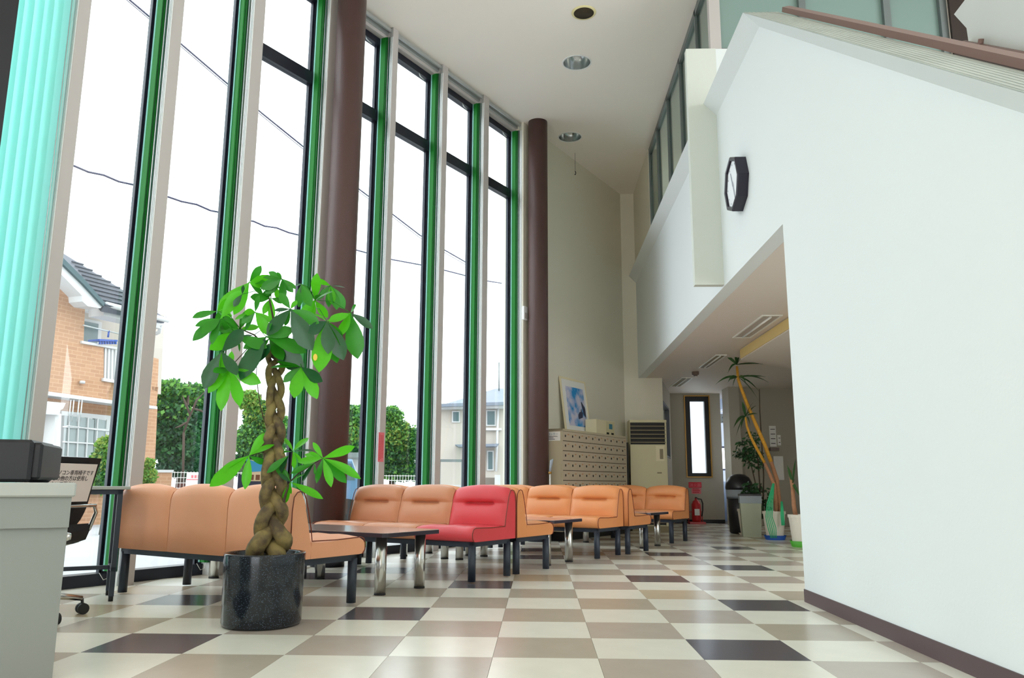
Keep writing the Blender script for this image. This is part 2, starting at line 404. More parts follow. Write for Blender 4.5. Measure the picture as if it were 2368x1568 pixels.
# corridor seen through the gap
wallpanel('wall_corridor', (pr0.x + .35, 19, 0), (pr0.x + .35, 15.1, 0), 0, SZ, .1, 'corridor_blue', (.4, 3.5, .8, 2.3))  # unseen opening added in this side wall to light the corridor
ca, cb = aty(1640, 1032, 19), aty(1692, 1088, 19)
struct(MB().box((3.45, 15.84, 0), (xr, 19, SZ)).build('wall_corridor_left', 'corridor_blue'))
wallpanel('wall_corridor_end', (3.45, 19, 0), (5.6, 19, 0), 0, SZ, .12, 'corridor_blue', (4.2 - 3.45, cb.x + .25 - 3.45, cb.z, ca.z))
# ---------------------------------------------------------------- window wall (local frame: x = across n, y = along s)
def seg(b, s0, s1, n0, n1, z0, z1, bev=0): return b.box((n0, s0, z0), (n1, s1, z1), Matrix.Rotation(RZ, 4, 'Z'), bev)
FN = [(1.93, 2.03), (2.75, 2.84), (3.49, 3.59), (4.29, 4.41), (5.22, 5.32), (6.19, 6.28), (7.13, 7.23), (8.03, 8.15), (9.0, 9.1)]
for k, (a, b_) in enumerate(FN[:-1]):
    struct(seg(MB(), a, b_, -5.70, -5.46, -.05, CZ, .004).build('trim_%d' % (k + 3), 'fin_paint'))
for k in range(8):
    a, b_ = FN[k][1], FN[k + 1][0]
    w = bpy.data.objects.new('window_%d' % (k + 1), None); COL.objects.link(w); w['kind'] = 'structure'
    for nm, (s0, s1, n0, n1, z0, z1) in dict(bottom_rail=(a, b_, -5.74, -5.62, 0, .085), top_rail=(a, b_, -5.70, -5.62, 5.62, 5.70)).items():
        seg(MB(), s0, s1, n0, n1, z0, z1).build(nm, 'dark_frame', w)
    for s0, s1 in ((a, a + .04), (b_ - .058, b_)):
        j = MB(); seg(j, s0, s1, -5.69, -5.655, .085, 5.62); seg(j, s0 + .018, s1 - .006, -5.655, -5.642, .085, 5.62); j.build('jamb', 'dark_frame', w)
    seg(MB(), a, b_, -5.72, -5.56, 5.70, 5.82).build('head_panel', 'fin_paint', w)
    if k >= 3:
        seg(MB(), a, b_, -5.70, -5.625, 4.70, 4.83).build('transom', 'dark_frame', w)
        seg(MB(), a + .05, b_ - .045, -5.668, -5.662, .085, 4.70).build('pane', 'glass', w)
        seg(MB(), a + .05, b_ - .045, -5.668, -5.662, 4.83, 5.62).build('pane', 'glass', w)
        h = MB(); pts = [sn(b_ - .3, -5.60, 5.60), sn(b_ - .3, -5.58, 5.55), sn(b_ - .25, -5.57, 5.53), sn(b_ - .2, -5.6, 5.56)]; h.tube(pts, .006, 6); h.build('latch', 'aluminium', w)
    else: seg(MB(), a + .05, b_ - .045, -5.668, -5.662, .085, 5.62).build('pane', 'glass', w)
    # parked vertical blind beside the fin at the far end of the bay
    names = ['out of sight left of the mint blind', 'mint coloured stack at the left edge of the photo', 'green stack behind the small desk, left of the second grey fin', 'green stack above the nearest sofa, left of the potted tree',
             'green stack right behind the crown of the potted tree', 'green stack just right of the big brown column, by the pink notice', 'second green stack right of the big brown column',
             'green stack left of the last fin, above the red seat', 'last green stack, next to the far brown column']
    if k == 0: bl_m = ['blind_mint'] * 6
    bl = thing('vertical_blind', 'parked vertical blind, ' + names[k + 1], 'blind', sn(b_, -5.56, 0), RZ, 'parked vertical blinds')
    if k == 0:
        for q_ in range(7):
            MB().box((-.05, -.003, 0), (.05, .003, 5.6), T(-.03 + .006 * q_, -.42 + .062 * q_, .12) @ Matrix.Rotation(R(70 + 5 * (q_ % 2)), 4, 'Z')).build('slat', 'blind_mint', bl)
    else:
        for q_ in range(8):
            mm = ['blind_teal', 'blind_dark', 'blind_dark', 'blind_green', 'blind_dark', 'blind_green', 'blind_green', 'blind_mint'][q_]  # mint end slat paints the sky light glowing through the stack's edge
            hw = .028 if q_ < 7 else .007
            MB().box((-hw, -.002, 0), (hw, .002, 5.6), T((.030 - .0075 * q_ if q_ < 7 else -.051) - (.012 if k < 3 else 0), -.012 - .0042 * q_, .10) @ Matrix.Rotation(R(rnd.uniform(-8, 8)), 4, 'Z')).build('slat', mm, bl)
    r_ = MB(); r_.box((-.0, -(b_ - a) + .01, 5.74), (.03, -.0, 5.79)); r_.box((.055, -(b_ - a) + .01, 5.76), (.075, 0, 5.80)); r_.build('head_rail', 'aluminium', bl)
    MB().tube([(.058, -.03, 5.7), (.06, -.032, 3), (.058, -.03, .3)], .004, 6).build('wand', 'aluminium', bl)
    MB().tube([(.03, -.05, .1), (.035, -.06, .06), (.04, -.10, .05), (.03, -.13, .1)], .002, 5).build('chain', 'paper_white', bl)
    # silver strips and white reveal on the side of the fin
    struct(seg(MB(), b_ - .0035, b_ - .0005, -5.640, -5.462, .0, 5.70).build('trim_%d' % (k + 50), 'white_metal'))
    st = MB(); seg(st, b_ - .008, b_ - .0035, -5.50, -5.492, 0, CZ); seg(st, b_ - .008, b_ - .0035, -5.478, -5.472, 0, CZ); struct(st.build('trim_%d' % (k + 20), 'aluminium'))
# dark door frame post at the left edge, the wall beyond it
pq = atn(20, 100, -5.2).dot(Dv)
struct(seg(MB(), pq - .30, pq + .02, -5.22, -5.18, 0, CZ).build('trim_40', 'black_plastic'))
o_ = struct(MB().prism([sn(1.93, -5.80), sn(-2, -5.80), sn(-2, -5.46), sn(1.93, -5.46)], (0, 0, CZ)).build('wall_left_near', 'wall_white'))

wallpanel('wall_rear', (-8.4, -3.2, 0), (6.1, -3.2, 0), 0, CZ, .2, 'wall_cream', (3.6, 7.4, .05, 3.0))  # unseen opening added behind the camera to brighten the bench backs
# ---------------------------------------------------------------- windows of the back room
def framewin(name, Mx, w, h, fr, d, frame='black_plastic', trim=None):
    win = bpy.data.objects.new(name, None); COL.objects.link(win); win['kind'] = 'structure'
    b = MB()
    l, r, bt, tp = fr
    for A, B in (((0, 0, 0), (l, d, h)), ((w - r, 0, 0), (w, d, h)), ((l, 0, 0), (w - r, d, bt)), ((l, 0, h - tp), (w - r, d, h))): b.box(A, B, Mx)
    b.build('frame', frame, win)
    MB().box((l, d * .4, bt), (w - r, d * .5, h - tp), Mx).build('pane', 'glass', win)
    if trim:
        t = MB(); e = .02
        for A, B in (((-e, -.03, -e), (0, .01, h + e)), ((w, -.03, -e), (w + e, .01, h + e)), ((0, -.03, h), (w, .01, h + e)), ((0, -.03, -e), (w, .01, 0))): t.box(A, B, Mx)
        t.build('trim', trim, win)
    return win
gl0, gl1 = aty(1595, 928, YB), aty(1635, 1094, YB)
framewin('window_9', frameM((fw0.x, YB, fw1.z), (1, 0, 0), (0, 0, 1)), fw1.x - fw0.x, fw0.z - fw1.z, (gl0.x - fw0.x, fw1.x - gl1.x, gl1.z - fw1.z, fw0.z - gl0.z), .1, trim='gold_trim')
framewin('window_10', frameM(sp0 + sd * .25 + Vector((0, 0, zb_)), sd, (0, 0, 1)), a1 - .25, zt_ - zb_, (.05, .05, .04, .04), .1)
framewin('window_11', frameM((4.2, 19, cb.z), (1, 0, 0), (0, 0, 1)), cb.x + .25 - 4.2, ca.z - cb.z, (.05, .16, .04, .04), .08, 'board_dark')

# ---------------------------------------------------------------- gallery glazing (plane X = 1.69) and the partition across the landing
gw = bpy.data.objects.new('window_12', None); COL.objects.link(gw); gw['kind'] = 'structure'
ys = [7.13, 7.87, 8.86, 9.78, 10.70, 11.50]
for y in ys:
    b = MB(); b.box((1.70, y - .03, 4.31), (1.76, y + .01, CZ)); b.box((1.715, y + .01, 4.31), (1.75, y + .035, CZ)); b.build('post', 'frame_grey', gw)
MB().box((1.70, 7.1, 5.74), (1.76, 11.5, CZ)).build('top_rail', 'frame_grey', gw)
MB().box((1.70, 7.1, 4.31), (1.76, 11.5, 4.36)).build('bottom_rail', 'frame_grey', gw)
for i in range(5): MB().box((1.725, ys[i] + .02, 4.36), (1.733, ys[i + 1] - .03, 5.74)).build('pane', 'glass_dim', gw)
pw = bpy.data.objects.new('window_13', None); COL.objects.link(pw); pw['kind'] = 'structure'
xs = [aty(x, y, 7.1).x for x, y in ((1665, 60), (1855, 40), (2052, 60), (2182, 60))]
MB().box((aty(1640, 60, 7.1).x, 7.08, 4.885), (xs[0], 7.16, CZ)).build('post', 'fin_paint', pw)
for i in range(3):
    MB().box((xs[i] + .01, 7.12, 4.9 if i == 0 else 4.3), (xs[i + 1] - .03, 7.13, CZ)).build('pane', 'reflect_tint', pw)
    MB().box((xs[i + 1] - .035, 7.07, 4.3), (xs[i + 1] + .03, 7.15, CZ)).build('post', 'frame_grey', pw)
MB().box((xs[0], 7.08, 4.885), (xs[1], 7.15, 4.905)).build('bottom_rail', 'frame_grey', pw)
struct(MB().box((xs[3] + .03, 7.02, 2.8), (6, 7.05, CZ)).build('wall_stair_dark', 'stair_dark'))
# second flight: slanting white stringer wall with its own rail
def PX3(L, X): return [atx(x, y, X) for x, y in L]
fl = MB().prism(PX3([(2330, -130), (2206, 33), (2235, 65), (2240, 100), (2420, 133), (2700, 190), (2700, -130)], 3.0), (.12, 0, 0))
struct(fl.build('wall_stair', 'stair_grey'))
b = MB().tube(PX3([(2228, 103), (2420, 140), (2700, 195)], 2.95), .028, 8)
r2 = thing('stair_rail', 'short brown rail at the foot of the upper white stair wall', 'handrail', (0, 0, 0))
b.build('rail', 'brown_rail', r2); MB().tube(PX3([(2266, 112), (2269, 90)], 2.95), .018, 8).build('rail_post', 'brown_rail', r2)

# lowered bulkhead with a yellow strip over the counter
h0 = atz(1712, 808, SZ); zb = 2.374; h1 = atz(1830, 852, zb)
poly = [(h0.x, h0.y), (h0.x, 6.6), (5.2, 6.6), (5.2, h1.y + (5.2 - h1.x) * (h1.y - h0.y) / (h1.x - h0.x)), (h1.x, h1.y)]
struct(MB().prism([(x, y, zb) for x, y in poly], (0, 0, SZ - zb)).build('ceiling_bulkhead', 'soffit_paint'))
o = MB().box((h0.x - .012, 6.7, zb + .012), (h0.x - .002, h0.y - .02, SZ - .012)).build('signboard', 'yellow_strip')
tag(o, 'long plain yellow strip board on the side of the lowered ceiling', 'signboard')
# ---------------------------------------------------------------- round columns
def column(s, n, rad, label):
    t = thing('column', label, 'column', sn(s, n, 0), RZ)
    MB().lathe([(rad, 0), (rad, CZ)], 40).build('shaft', 'brown_column', t)
    MB().lathe([(rad + .008, 0), (rad + .008, .05), (rad, .06)], 40).build('base_ring', 'dark_frame', t)
    return t
column(5.33, -5.27, .143, 'thick round brown column standing behind the potted tree, nearest one')
column(9.116, -5.27, .136, 'round brown column at the far end of the windows, beside the lockers')

# ---------------------------------------------------------------- seats
US = [-1, -.985, -.95, -.88, -.75, -.6, -.52, -.46, -.38, -.2, 0, .2, .38, .46, .52, .6, .75, .88, .95, .985, 1]
def smooth(a, b, x): t = max(0, min(1, (x - a) / (b - a))); return t * t * (3 - 2 * t)
def backrest(x0, w):
    pr = [(.455, .30), (.452, .36), (.450, .41), (.456, .44), (.466, .48), (.477, .52), (.484, .545), (.488, .560), (.490, .568), (.4915, .575), (.493, .582), (.495, .592), (.499, .61), (.508, .64), (.518, .665), (.532, .682), (.548, .689), (.566, .690), (.585, .682), (.601, .663), (.609, .635), (.612, .58), (.612, .45), (.610, .30)]
    rings = []
    for u in US:
        e = smooth(.86, 1, abs(u)); ring = []
        for (y, z) in pr:
            up = smooth(.58, .69, z); zz = z + .034 * (1 - u * u) * up - .012 * e * up; yy = y
            if y < .54 and z > .4:
                yy -= .020 * (1 - u ** 4) * (smooth(.41, .48, z) * (1 - smooth(.52, .575, z)) + smooth(.575, .61, z) * (1 - smooth(.64, .69, z)))
                c = math.exp(-((z - .575) / .0085) ** 2); yy += c * (.036 * (1 - smooth(.44, .54, abs(u))) + .003)
                yy += .014 * e
            if y > .6: yy -= .006 * e - .006 * (1 - u * u)
            ring.append((x0 + w / 2 + u * (w / 2 - .0015 - .003 * (up * e)), yy, zz))
        rings.append(ring)
    return MB().loft(rings, True, True, True)
def seatcush(x0, w):
    pr = [(.452, .30), (.25, .30), (.05, .30), (.02, .302), (.003, .315), (-.004, .34), (-.002, .368), (.010, .390), (.035, .404), (.08, .410), (.15, .407), (.25, .400), (.34, .396), (.41, .398), (.452, .402)]
    rings = []
    for u in US:
        e = smooth(.9, 1, abs(u)); ring = []
        for (y, z) in pr:
            up = smooth(.35, .40, z); zz = z + (.008 * (1 - u * u) * up - .008 * e * up) + (.008 * sin(9 * u) * .3 * up); yy = y + .006 * e * (1 if y < .05 else 0)
            ring.append((x0 + w / 2 + u * (w / 2 - .0015), yy, zz))
        rings.append(ring)
    return MB().loft(rings, True, True, True)
def cyl(b, x, y, z0, z1, r, n=20): return b.lathe([(r, z0), (r, z1)], n, T(x, y, 0))
def sofa(label, n_end, s_front, facing, mats_, w=.56, nleg=True):
    L = w * len(mats_)
    if facing > 0:   # faces away from the camera (seat towards larger s)
        t = thing('bench_seat', label, 'sofa', sn(s_front, n_end - L, 0), RZ + pi)
        # local x runs back toward the right end
    else: t = thing('bench_seat', label, 'sofa', sn(s_front, n_end, 0), RZ)
    t['group'] = 'leather benches in rows along the windows'
    xs_ = [(-w * (i + 1)) for i in range(len(mats_))]
    for i, x0 in enumerate(xs_):
        m = mats_[len(mats_) - 1 - i] if facing < 0 else mats_[i]
        lb = 'red leather' if m == 'leather_red' and True else None
        backrest(x0, w).build('backrest', m, t, 'red backrest' if lb else None)
        seatcush(x0, w).build('seat', m, t, 'red seat cushion' if lb else None)
    for xe in (-.0005, -L + .0005):
        pts = [(.02, .302), (.0, .325), (-.003, .36), (.012, .392), (.04, .403), (.25, .397), (.449, .40), (.462, .47), (.490, .575), (.510, .64), (.530, .676), (.552, .684), (.58, .678), (.603, .65), (.612, .57), (.612, .302)]
        MB().tube([(xe, y, z) for y, z in pts], .0035, 6).build('piping', 'piping_dark', t)
    f = MB(); f.box((-L + .03, .035, .262), (-.03, .075, .299)); f.box((-L + .03, .535, .262), (-.03, .575, .299))
    for x in (-.06, -L + .03): f.box((x, .035, .262), (x + .03, .575, .299))
    f.build('frame', 'slate_metal', t)
    for x in (-.045, -L + .045):
        for y in (.058, .55):
            lg = MB(); cyl(lg, x, y, .01, .275, .029); lg.build('leg', 'slate_metal', t)
    return t
O_, B_, Rr, Pk = 'leather_orange', 'leather_brown', 'leather_red', 'leather_pink'
sofa('peach leather three-seat bench nearest the camera, its backs turned to us behind the potted tree', -3.46, 3.82, 1, [Pk, Pk, Pk])
sofa('brown bench with one red seat at its right end, facing the nearest table', -3.44, 4.97, -1, [B_, B_, Rr])
sofa('orange bench standing back to back behind the bench with the red seat', -3.44, 6.21, 1, [O_, O_, O_])
sofa('orange three-seat bench facing us behind the middle table', -3.49, 7.21, -1, [O_, O_, O_])
sofa('orange bench facing away, back to back behind the bench at the middle table', -3.44, 8.45, 1, [O_, O_, O_])
sofa('farthest orange bench, a two-seater facing us in front of the fire extinguisher', -3.62, 9.60, -1, [O_, O_])
def table(label, n0, n1, s0, s1, lx, ls, cat='table', gr='chrome-legged tables between the benches'):
    t = thing('low_table', label, cat, sn(s0, n1, 0), RZ, gr); L = n1 - n0; Wd = s1 - s0
    b = MB(); b.cur = 0
    c = .05
    pl_ = [(-L, 0), (-c * .6, 0), (0, c * .6), (0, Wd - c * .6), (-c * .6, Wd), (-L, Wd)]
    b.prism([(x, y, .378) for x, y in pl_], (0, 0, .026)); b.build('tabletop_edge', 'table_edge', t)
    MB().prism([(x * .996 - .002, y * .99 + .003, .4045) for x, y in pl_], (0, 0, .003)).build('tabletop', 'table_top', t)
    for x in (lx[0] - n1, lx[1] - n1):
        for y in (ls[0] - s0, ls[1] - s0):
            g = cyl(MB(), x, y, .012, .378, .038, 28).build('leg', 'chrome', t)
            cyl(MB(), x, y, 0, .013, .0385).build('foot', 'black_rubber', g)
table('dark-edged low table nearest the camera, in front of the bench with the red seat', -4.74, -3.52, 4.08, 4.69, (-3.64, -4.62), (4.18, 4.60))
table('middle low table with chrome legs, behind the orange back of the red seat bench', -4.74, -3.54, 6.38, 6.99, (-3.66, -4.64), (6.48, 6.91))
table('farthest low table with chrome legs, in front of the farthest bench', -4.76, -3.58, 8.76, 9.39, (-3.71, -4.68), (8.84, 9.30))
for i, (s0, l) in enumerate(((4.08, 'nearest'), (6.38, 'farther'))):
    table('small %s side table with short chrome legs by the windows, mostly hidden under the benches' % l, -5.42, -4.76, s0, s0 + .61, (-4.82, -5.34), (s0 + .1, s0 + .52), gr='small side tables by the windows')

# ---------------------------------------------------------------- braided tree in the dark stone pot
PC = Vector((-1.456, 4.283, 0)); PD = math.hypot(PC.x, PC.y)
tr = thing('potted_tree', 'tall braided money tree in a dark speckled cylindrical pot on the tiles', 'plant', PC, 0)
def L_(p): return Vector(p) - PC
MB().loft([[(r * cos(2 * pi * k / 48), r * sin(2 * pi * k / 48), z) for k in range(48)] for r, z in
    [(.0, .0), (.18, 0), (.196, .006), (.203, .02), (.207, .30), (.210, .36), (.208, .368), (.198, .368), (.193, .36), (.190, .30), (.0, .30)]], True, False, True).build('pot', 'pot_stone', tr)
MB().lathe([(0, .305), (.12, .312), (.19, .305)], 32).build('soil', 'soil', tr)
cpx = [(624, 1278), (628, 1230), (632, 1170), (634, 1100), (634, 1040), (636, 980), (637, 920), (636, 870), (638, 830), (642, 800)]
cw = [.080, .060, .046, .040, .038, .034, .030, .034, .042, .046]; cr = [.042, .039, .033, .030, .027, .024, .021, .019, .016, .012]
cpt = [L_(atd(x, y, PD)) for x, y in cpx]
vx = Vector((PC.y, -PC.x, 0)).normalized(); vy = Vector((PC.x, PC.y, 0)).normalized()
def interp(A, t):
    t = max(0, min(len(A) - 1.0001, t)); i = int(t); f = t - i; return A[i] * (1 - f) + A[i + 1] * f
tops = []
for k in range(3):
    pts = []; rs_ = []
    for q in range(64):
        t = q / 63 * 9; ph = q / 63 * 2 * pi * 3.1 + k * 2 * pi / 3 + .35 * sin(q * .31 + k)
        c = interp(cpt, t); w = interp(cw, t); pts.append(c + vx * w * sin(ph) + vy * w * .62 * sin(2 * ph + .4)); rs_.append(interp(cr, t) * (1.15 if q < 6 else 1))
    pts[0].z = .29
    MB().tube(pts, rs_, 10).build('trunk', 'bark_tree', tr); tops.append(pts[-1])
def LP(x, y, d=0): return L_(atd(x, y, PD + d))
sa = 1 / 4.355; sb = 1 / 4.48
def A_(x, y, d=0): return LP(480 + x * sa, 600 + y * sa, d)
def B2(x, y, d=0): return LP(480 + x * sb, 950 + y * sb, d)
stems = [([A_(660, 930), A_(655, 760), A_(662, 600), A_(635, 460), A_(618, 385)], .008), ([A_(740, 900), A_(840, 700, .05), A_(960, 575, .05), A_(1050, 480, .04), A_(1085, 410, .03)], .009),
         ([A_(600, 960), A_(560, 850), A_(470, 760, -.05), A_(330, 700, -.06)], .007), ([A_(760, 980), A_(850, 1040, -.06), A_(930, 1085, -.08)], .006),
         ([B2(610, 150), B2(575, 60), B2(545, -60), A_(490, 1180), A_(495, 1050)], .004), ([B2(775, 1000, -.03), B2(810, 860, -.05), B2(850, 740, -.06)], .009),
         ([B2(850, 740, -.06), B2(860, 600, -.06), B2(880, 430, -.05)], .004), ([B2(850, 740, -.06), B2(940, 650, -.07), B2(1080, 560, -.08), B2(1195, 490, -.09)], .004),
         ([B2(610, 420, 0), B2(520, 440, -.03), B2(430, 465, -.06)], .003), ([A_(640, 930), A_(400, 900, -.08), A_(220, 1095, -.1)], .004)]
for p_, r_ in stems: MB().tube(p_, [r_ * (1 - .5 * i / (len(p_) - 1)) for i in range(len(p_))], 8).build('branch', 'bark_dark', tr)
def leafmesh(name, m, droop, fold=.10):
    rows = [(0, .012), (.06, .02), (.15, .055), (.3, .115), (.45, .158), (.6, .178), (.75, .165), (.87, .11), (.95, .05), (1, .003)]
    b = MB(); rg = []
    for x, w in rows:
        z = -droop * x * x; rg.append([(x, -w, z + fold * w), (x, -w * .5, z - .0 + fold * w * .35), (x, 0, z - fold * w * .4), (x, w * .5, z + fold * w * .35), (x, w, z + fold * w)])
    b.loft(rg, False, False, True); me = b.build(name, m, tr); d = me.data; bpy.data.objects.remove(me); return d
LM = {(m, v): leafmesh('leaf', m, dr) for m in ('leaf_bright', 'leaf_mid', 'leaf_dark') for v, dr in enumerate((.04, .14, .28))}
camL = Vector((0, 0, EYE)) - PC
def leaf(hub, tip, m, v, wide=1., tilt=None):
    d = (tip - hub); Ln = d.length; ex = d.normalized(); vw = (camL - hub).normalized()
    nz = vw * rnd.uniform(.35, 1) + Vector((0, 0, 1)) * rnd.uniform(.1, .9) + ex.cross(vw) * rnd.uniform(-.6, .6)
    nz = (nz - ex * nz.dot(ex)).normalized(); ey = nz.cross(ex)
    mx = Matrix((ex * Ln, ey * Ln * wide, nz * Ln)).transposed().to_4x4(); mx.translation = hub
    o = bpy.data.objects.new('leaf', LM[(m, v)]); COL.objects.link(o); o.parent = tr; o.matrix_local = mx
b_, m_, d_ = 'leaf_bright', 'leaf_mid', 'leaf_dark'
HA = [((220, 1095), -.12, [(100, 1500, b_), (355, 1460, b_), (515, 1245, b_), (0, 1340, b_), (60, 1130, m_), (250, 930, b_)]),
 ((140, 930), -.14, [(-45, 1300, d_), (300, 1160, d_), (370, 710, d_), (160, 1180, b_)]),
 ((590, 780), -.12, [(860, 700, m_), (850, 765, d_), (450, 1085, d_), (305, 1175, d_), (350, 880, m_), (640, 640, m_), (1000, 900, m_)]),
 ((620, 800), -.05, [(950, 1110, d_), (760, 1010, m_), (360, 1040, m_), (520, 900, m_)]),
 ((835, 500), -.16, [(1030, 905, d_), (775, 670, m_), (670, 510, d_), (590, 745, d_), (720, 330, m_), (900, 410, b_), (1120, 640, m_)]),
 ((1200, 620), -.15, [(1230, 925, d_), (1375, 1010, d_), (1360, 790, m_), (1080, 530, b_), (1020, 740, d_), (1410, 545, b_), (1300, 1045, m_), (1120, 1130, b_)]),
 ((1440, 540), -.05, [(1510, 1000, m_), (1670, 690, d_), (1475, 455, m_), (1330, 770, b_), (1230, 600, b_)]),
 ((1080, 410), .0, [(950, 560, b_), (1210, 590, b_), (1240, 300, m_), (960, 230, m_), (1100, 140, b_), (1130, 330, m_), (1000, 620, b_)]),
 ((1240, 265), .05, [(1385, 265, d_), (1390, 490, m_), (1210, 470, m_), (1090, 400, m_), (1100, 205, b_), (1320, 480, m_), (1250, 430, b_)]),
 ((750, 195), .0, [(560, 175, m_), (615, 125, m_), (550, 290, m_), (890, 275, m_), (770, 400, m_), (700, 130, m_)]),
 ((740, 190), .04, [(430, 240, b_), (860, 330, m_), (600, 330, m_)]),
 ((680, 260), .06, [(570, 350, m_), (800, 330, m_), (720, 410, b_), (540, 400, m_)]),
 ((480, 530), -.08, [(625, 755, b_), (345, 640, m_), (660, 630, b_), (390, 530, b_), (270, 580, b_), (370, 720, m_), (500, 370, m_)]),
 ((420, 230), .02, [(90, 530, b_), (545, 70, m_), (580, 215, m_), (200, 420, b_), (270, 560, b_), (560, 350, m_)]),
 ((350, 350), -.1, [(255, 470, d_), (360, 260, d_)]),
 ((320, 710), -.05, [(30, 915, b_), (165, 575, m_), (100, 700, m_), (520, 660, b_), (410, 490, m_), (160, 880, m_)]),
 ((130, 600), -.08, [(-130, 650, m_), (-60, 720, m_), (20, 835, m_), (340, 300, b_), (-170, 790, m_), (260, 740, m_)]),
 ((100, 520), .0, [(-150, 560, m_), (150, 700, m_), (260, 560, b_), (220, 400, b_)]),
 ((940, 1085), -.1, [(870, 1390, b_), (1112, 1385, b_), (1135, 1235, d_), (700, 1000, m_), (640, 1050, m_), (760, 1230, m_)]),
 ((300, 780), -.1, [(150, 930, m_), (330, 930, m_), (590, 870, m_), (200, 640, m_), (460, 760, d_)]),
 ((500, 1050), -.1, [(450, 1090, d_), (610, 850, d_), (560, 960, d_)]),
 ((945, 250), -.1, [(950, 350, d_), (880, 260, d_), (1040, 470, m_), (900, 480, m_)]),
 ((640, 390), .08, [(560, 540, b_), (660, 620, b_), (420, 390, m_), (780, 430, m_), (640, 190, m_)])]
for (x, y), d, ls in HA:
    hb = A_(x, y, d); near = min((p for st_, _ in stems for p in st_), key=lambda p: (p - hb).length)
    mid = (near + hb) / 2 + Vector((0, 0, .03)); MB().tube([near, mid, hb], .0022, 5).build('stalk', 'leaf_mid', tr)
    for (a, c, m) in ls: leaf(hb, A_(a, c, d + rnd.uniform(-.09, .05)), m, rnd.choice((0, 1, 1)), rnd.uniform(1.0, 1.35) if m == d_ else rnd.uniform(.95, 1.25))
HB = [((430, 465), -.06, [(118, 612, b_), (22, 792, b_), (390, 812, b_), (608, 555, m_), (680, 325, b_), (610, 215, b_)]),
 ((885, 420), -.05, [(630, 432, m_), (795, 268, b_), (1037, 255, b_), (1100, 402, d_), (900, 600, b_), (985, 540, b_)]),
 ((1195, 490), -.09, [(1092, 325, b_), (1528, 372, b_), (1612, 668, b_), (1297, 775, b_), (1445, 745, m_), (1122, 750, m_), (935, 530, b_)]),
 ((860, 740), -.07, [(740, 655, d_), (1202, 905, b_), (775, 975, b_), (850, 870, b_), (700, 560, m_), (780, 590, m_), (990, 640, b_)]),
 ((840, 465), -.1, [(607, 640, m_), (735, 658, d_)]), ((1105, 545), -.14, [(948, 735, d_), (1120, 660, m_), (850, 630, m_)]),
 ((1190, 500), -.05, [(1000, 450, b_), (1060, 420, b_)])]
for (x, y), d, ls in HB:
    hb = B2(x, y, d)
    for (a, c, m) in ls: leaf(hb, B2(a, c, d + rnd.uniform(-.06, .06)), m, rnd.choice((0, 1)), rnd.uniform(.75, .95))
ye = A_(1085, 985, -.2); MB().loft([[ye + vx * .012 * cos(a) * s_ + Vector((0, 0, .02)) * sin(a) * s_ + vy * .002 * j for a in [2 * pi * k / 9 for k in range(9)]] for j, s_ in ((0, .9), (1, 1))]).build('withered_patch', 'leaf_yellow', tr)

# ---------------------------------------------------------------- left foreground: counter, black device, desk, office chair
ct = thing('counter', 'light grey counter cabinet cut by the left edge of the photo', 'cabinet', (-1.81, 3.02, 0), R(31))
MB().box((-1.2, .02, 0), (.015, .6, .56)).build('body', 'counter_grey', ct)
MB().box((-1.2, 0, .56), (.018, .6, .675)).build('apron', 'counter_grey', ct)
MB().box((-1.22, -.02, .675), (.03, .62, .728), None, .006).build('top', 'counter_top', ct)
kb = MB().lathe([(0, -.018), (.012, -.016), (.017, 0), (.012, .014), (0, .016)], 18, T(.016, .1, .52) @ Matrix.Rotation(pi / 2, 4, 'Y')).build('lock', 'chrome', ct)
pm = thing('office_device', 'black boxy office device lying on the grey counter at the left edge', 'device', (-1.96, 3.07, .729), R(21))
MB().box((-.9, 0, 0), (-.03, .42, .165), None, .012).build('body', 'black_plastic', pm)
MB().box((-.06, .02, .01), (0, .40, .155), None, .01).build('side_cover', 'black_plastic', pm)
dk = thing('desk', 'small grey steel-framed desk behind the office chair, by the first windows', 'desk', (-2.654, 5.04, 0), R(31.5))
MB().box((-.56, -.02, .685), (.04, .33, .705), None, .003).build('desktop', 'counter_top', dk)
b = MB()
for y in (0, .31):
    b.box((-.54, y, .655), (.0, y + .03, .685))
b.box((-.54, .16, .18), (-.0, .185, .205))
for x in (-.03, -.54): b.box((x, .0, .18), (x + .03, .34, .205))
for x in (-.03, -.54): b.box((x, 0, .655), (x + .03, .34, .685))
b.build('frame', 'slate_metal', dk)
for x in (-.03, -.54):
    for y in (0, .31):
        g = MB().box((x, y, .03), (x + .03, y + .03, .685)).build('leg', 'slate_metal', dk)
        cyl(MB(), x + .015, y + .015, 0, .03, .014).build('foot', 'black_rubber', g)
och = thing('office_chair', 'black office chair with chrome frame and a handwritten notice on its back', 'chair', (-2.80, 4.34, 0), R(80))
# local: +y = forward of the sitter, backrest at -y
def curve(pts, n): 
    out = []
    for i in range(len(pts) - 1):
        for k in range(n): out.append(Vector(pts[i]).lerp(Vector(pts[i + 1]), k / n))
    return out + [Vector(pts[-1])]
rg = []
for z, y in ((.43, -.08), (.47, -.13), (.52, -.17), (.56, -.19), (.60, -.205), (.70, -.225), (.80, -.25), (.865, -.27)):
    rg.append([(-.225, y + .03, z), (-.1, y, z), (.1, y, z), (.225, y + .03, z), (.225, y + .045, z), (.1, y + .015, z), (-.1, y + .015, z), (-.225, y + .045, z)])
MB().loft(rg).build('backrest', 'black_mesh', och)
rg = []
for y, z in ((-.20, .50), (-.18, .45), (-.10, .425), (.05, .43), (.20, .435), (.27, .42)):
    rg.append([(-.22, y, z), (.22, y, z), (.22, y - .01, z - .04), (-.22, y - .01, z - .04)])
MB().loft(rg, smooth=True).build('seat', 'black_mesh', och)
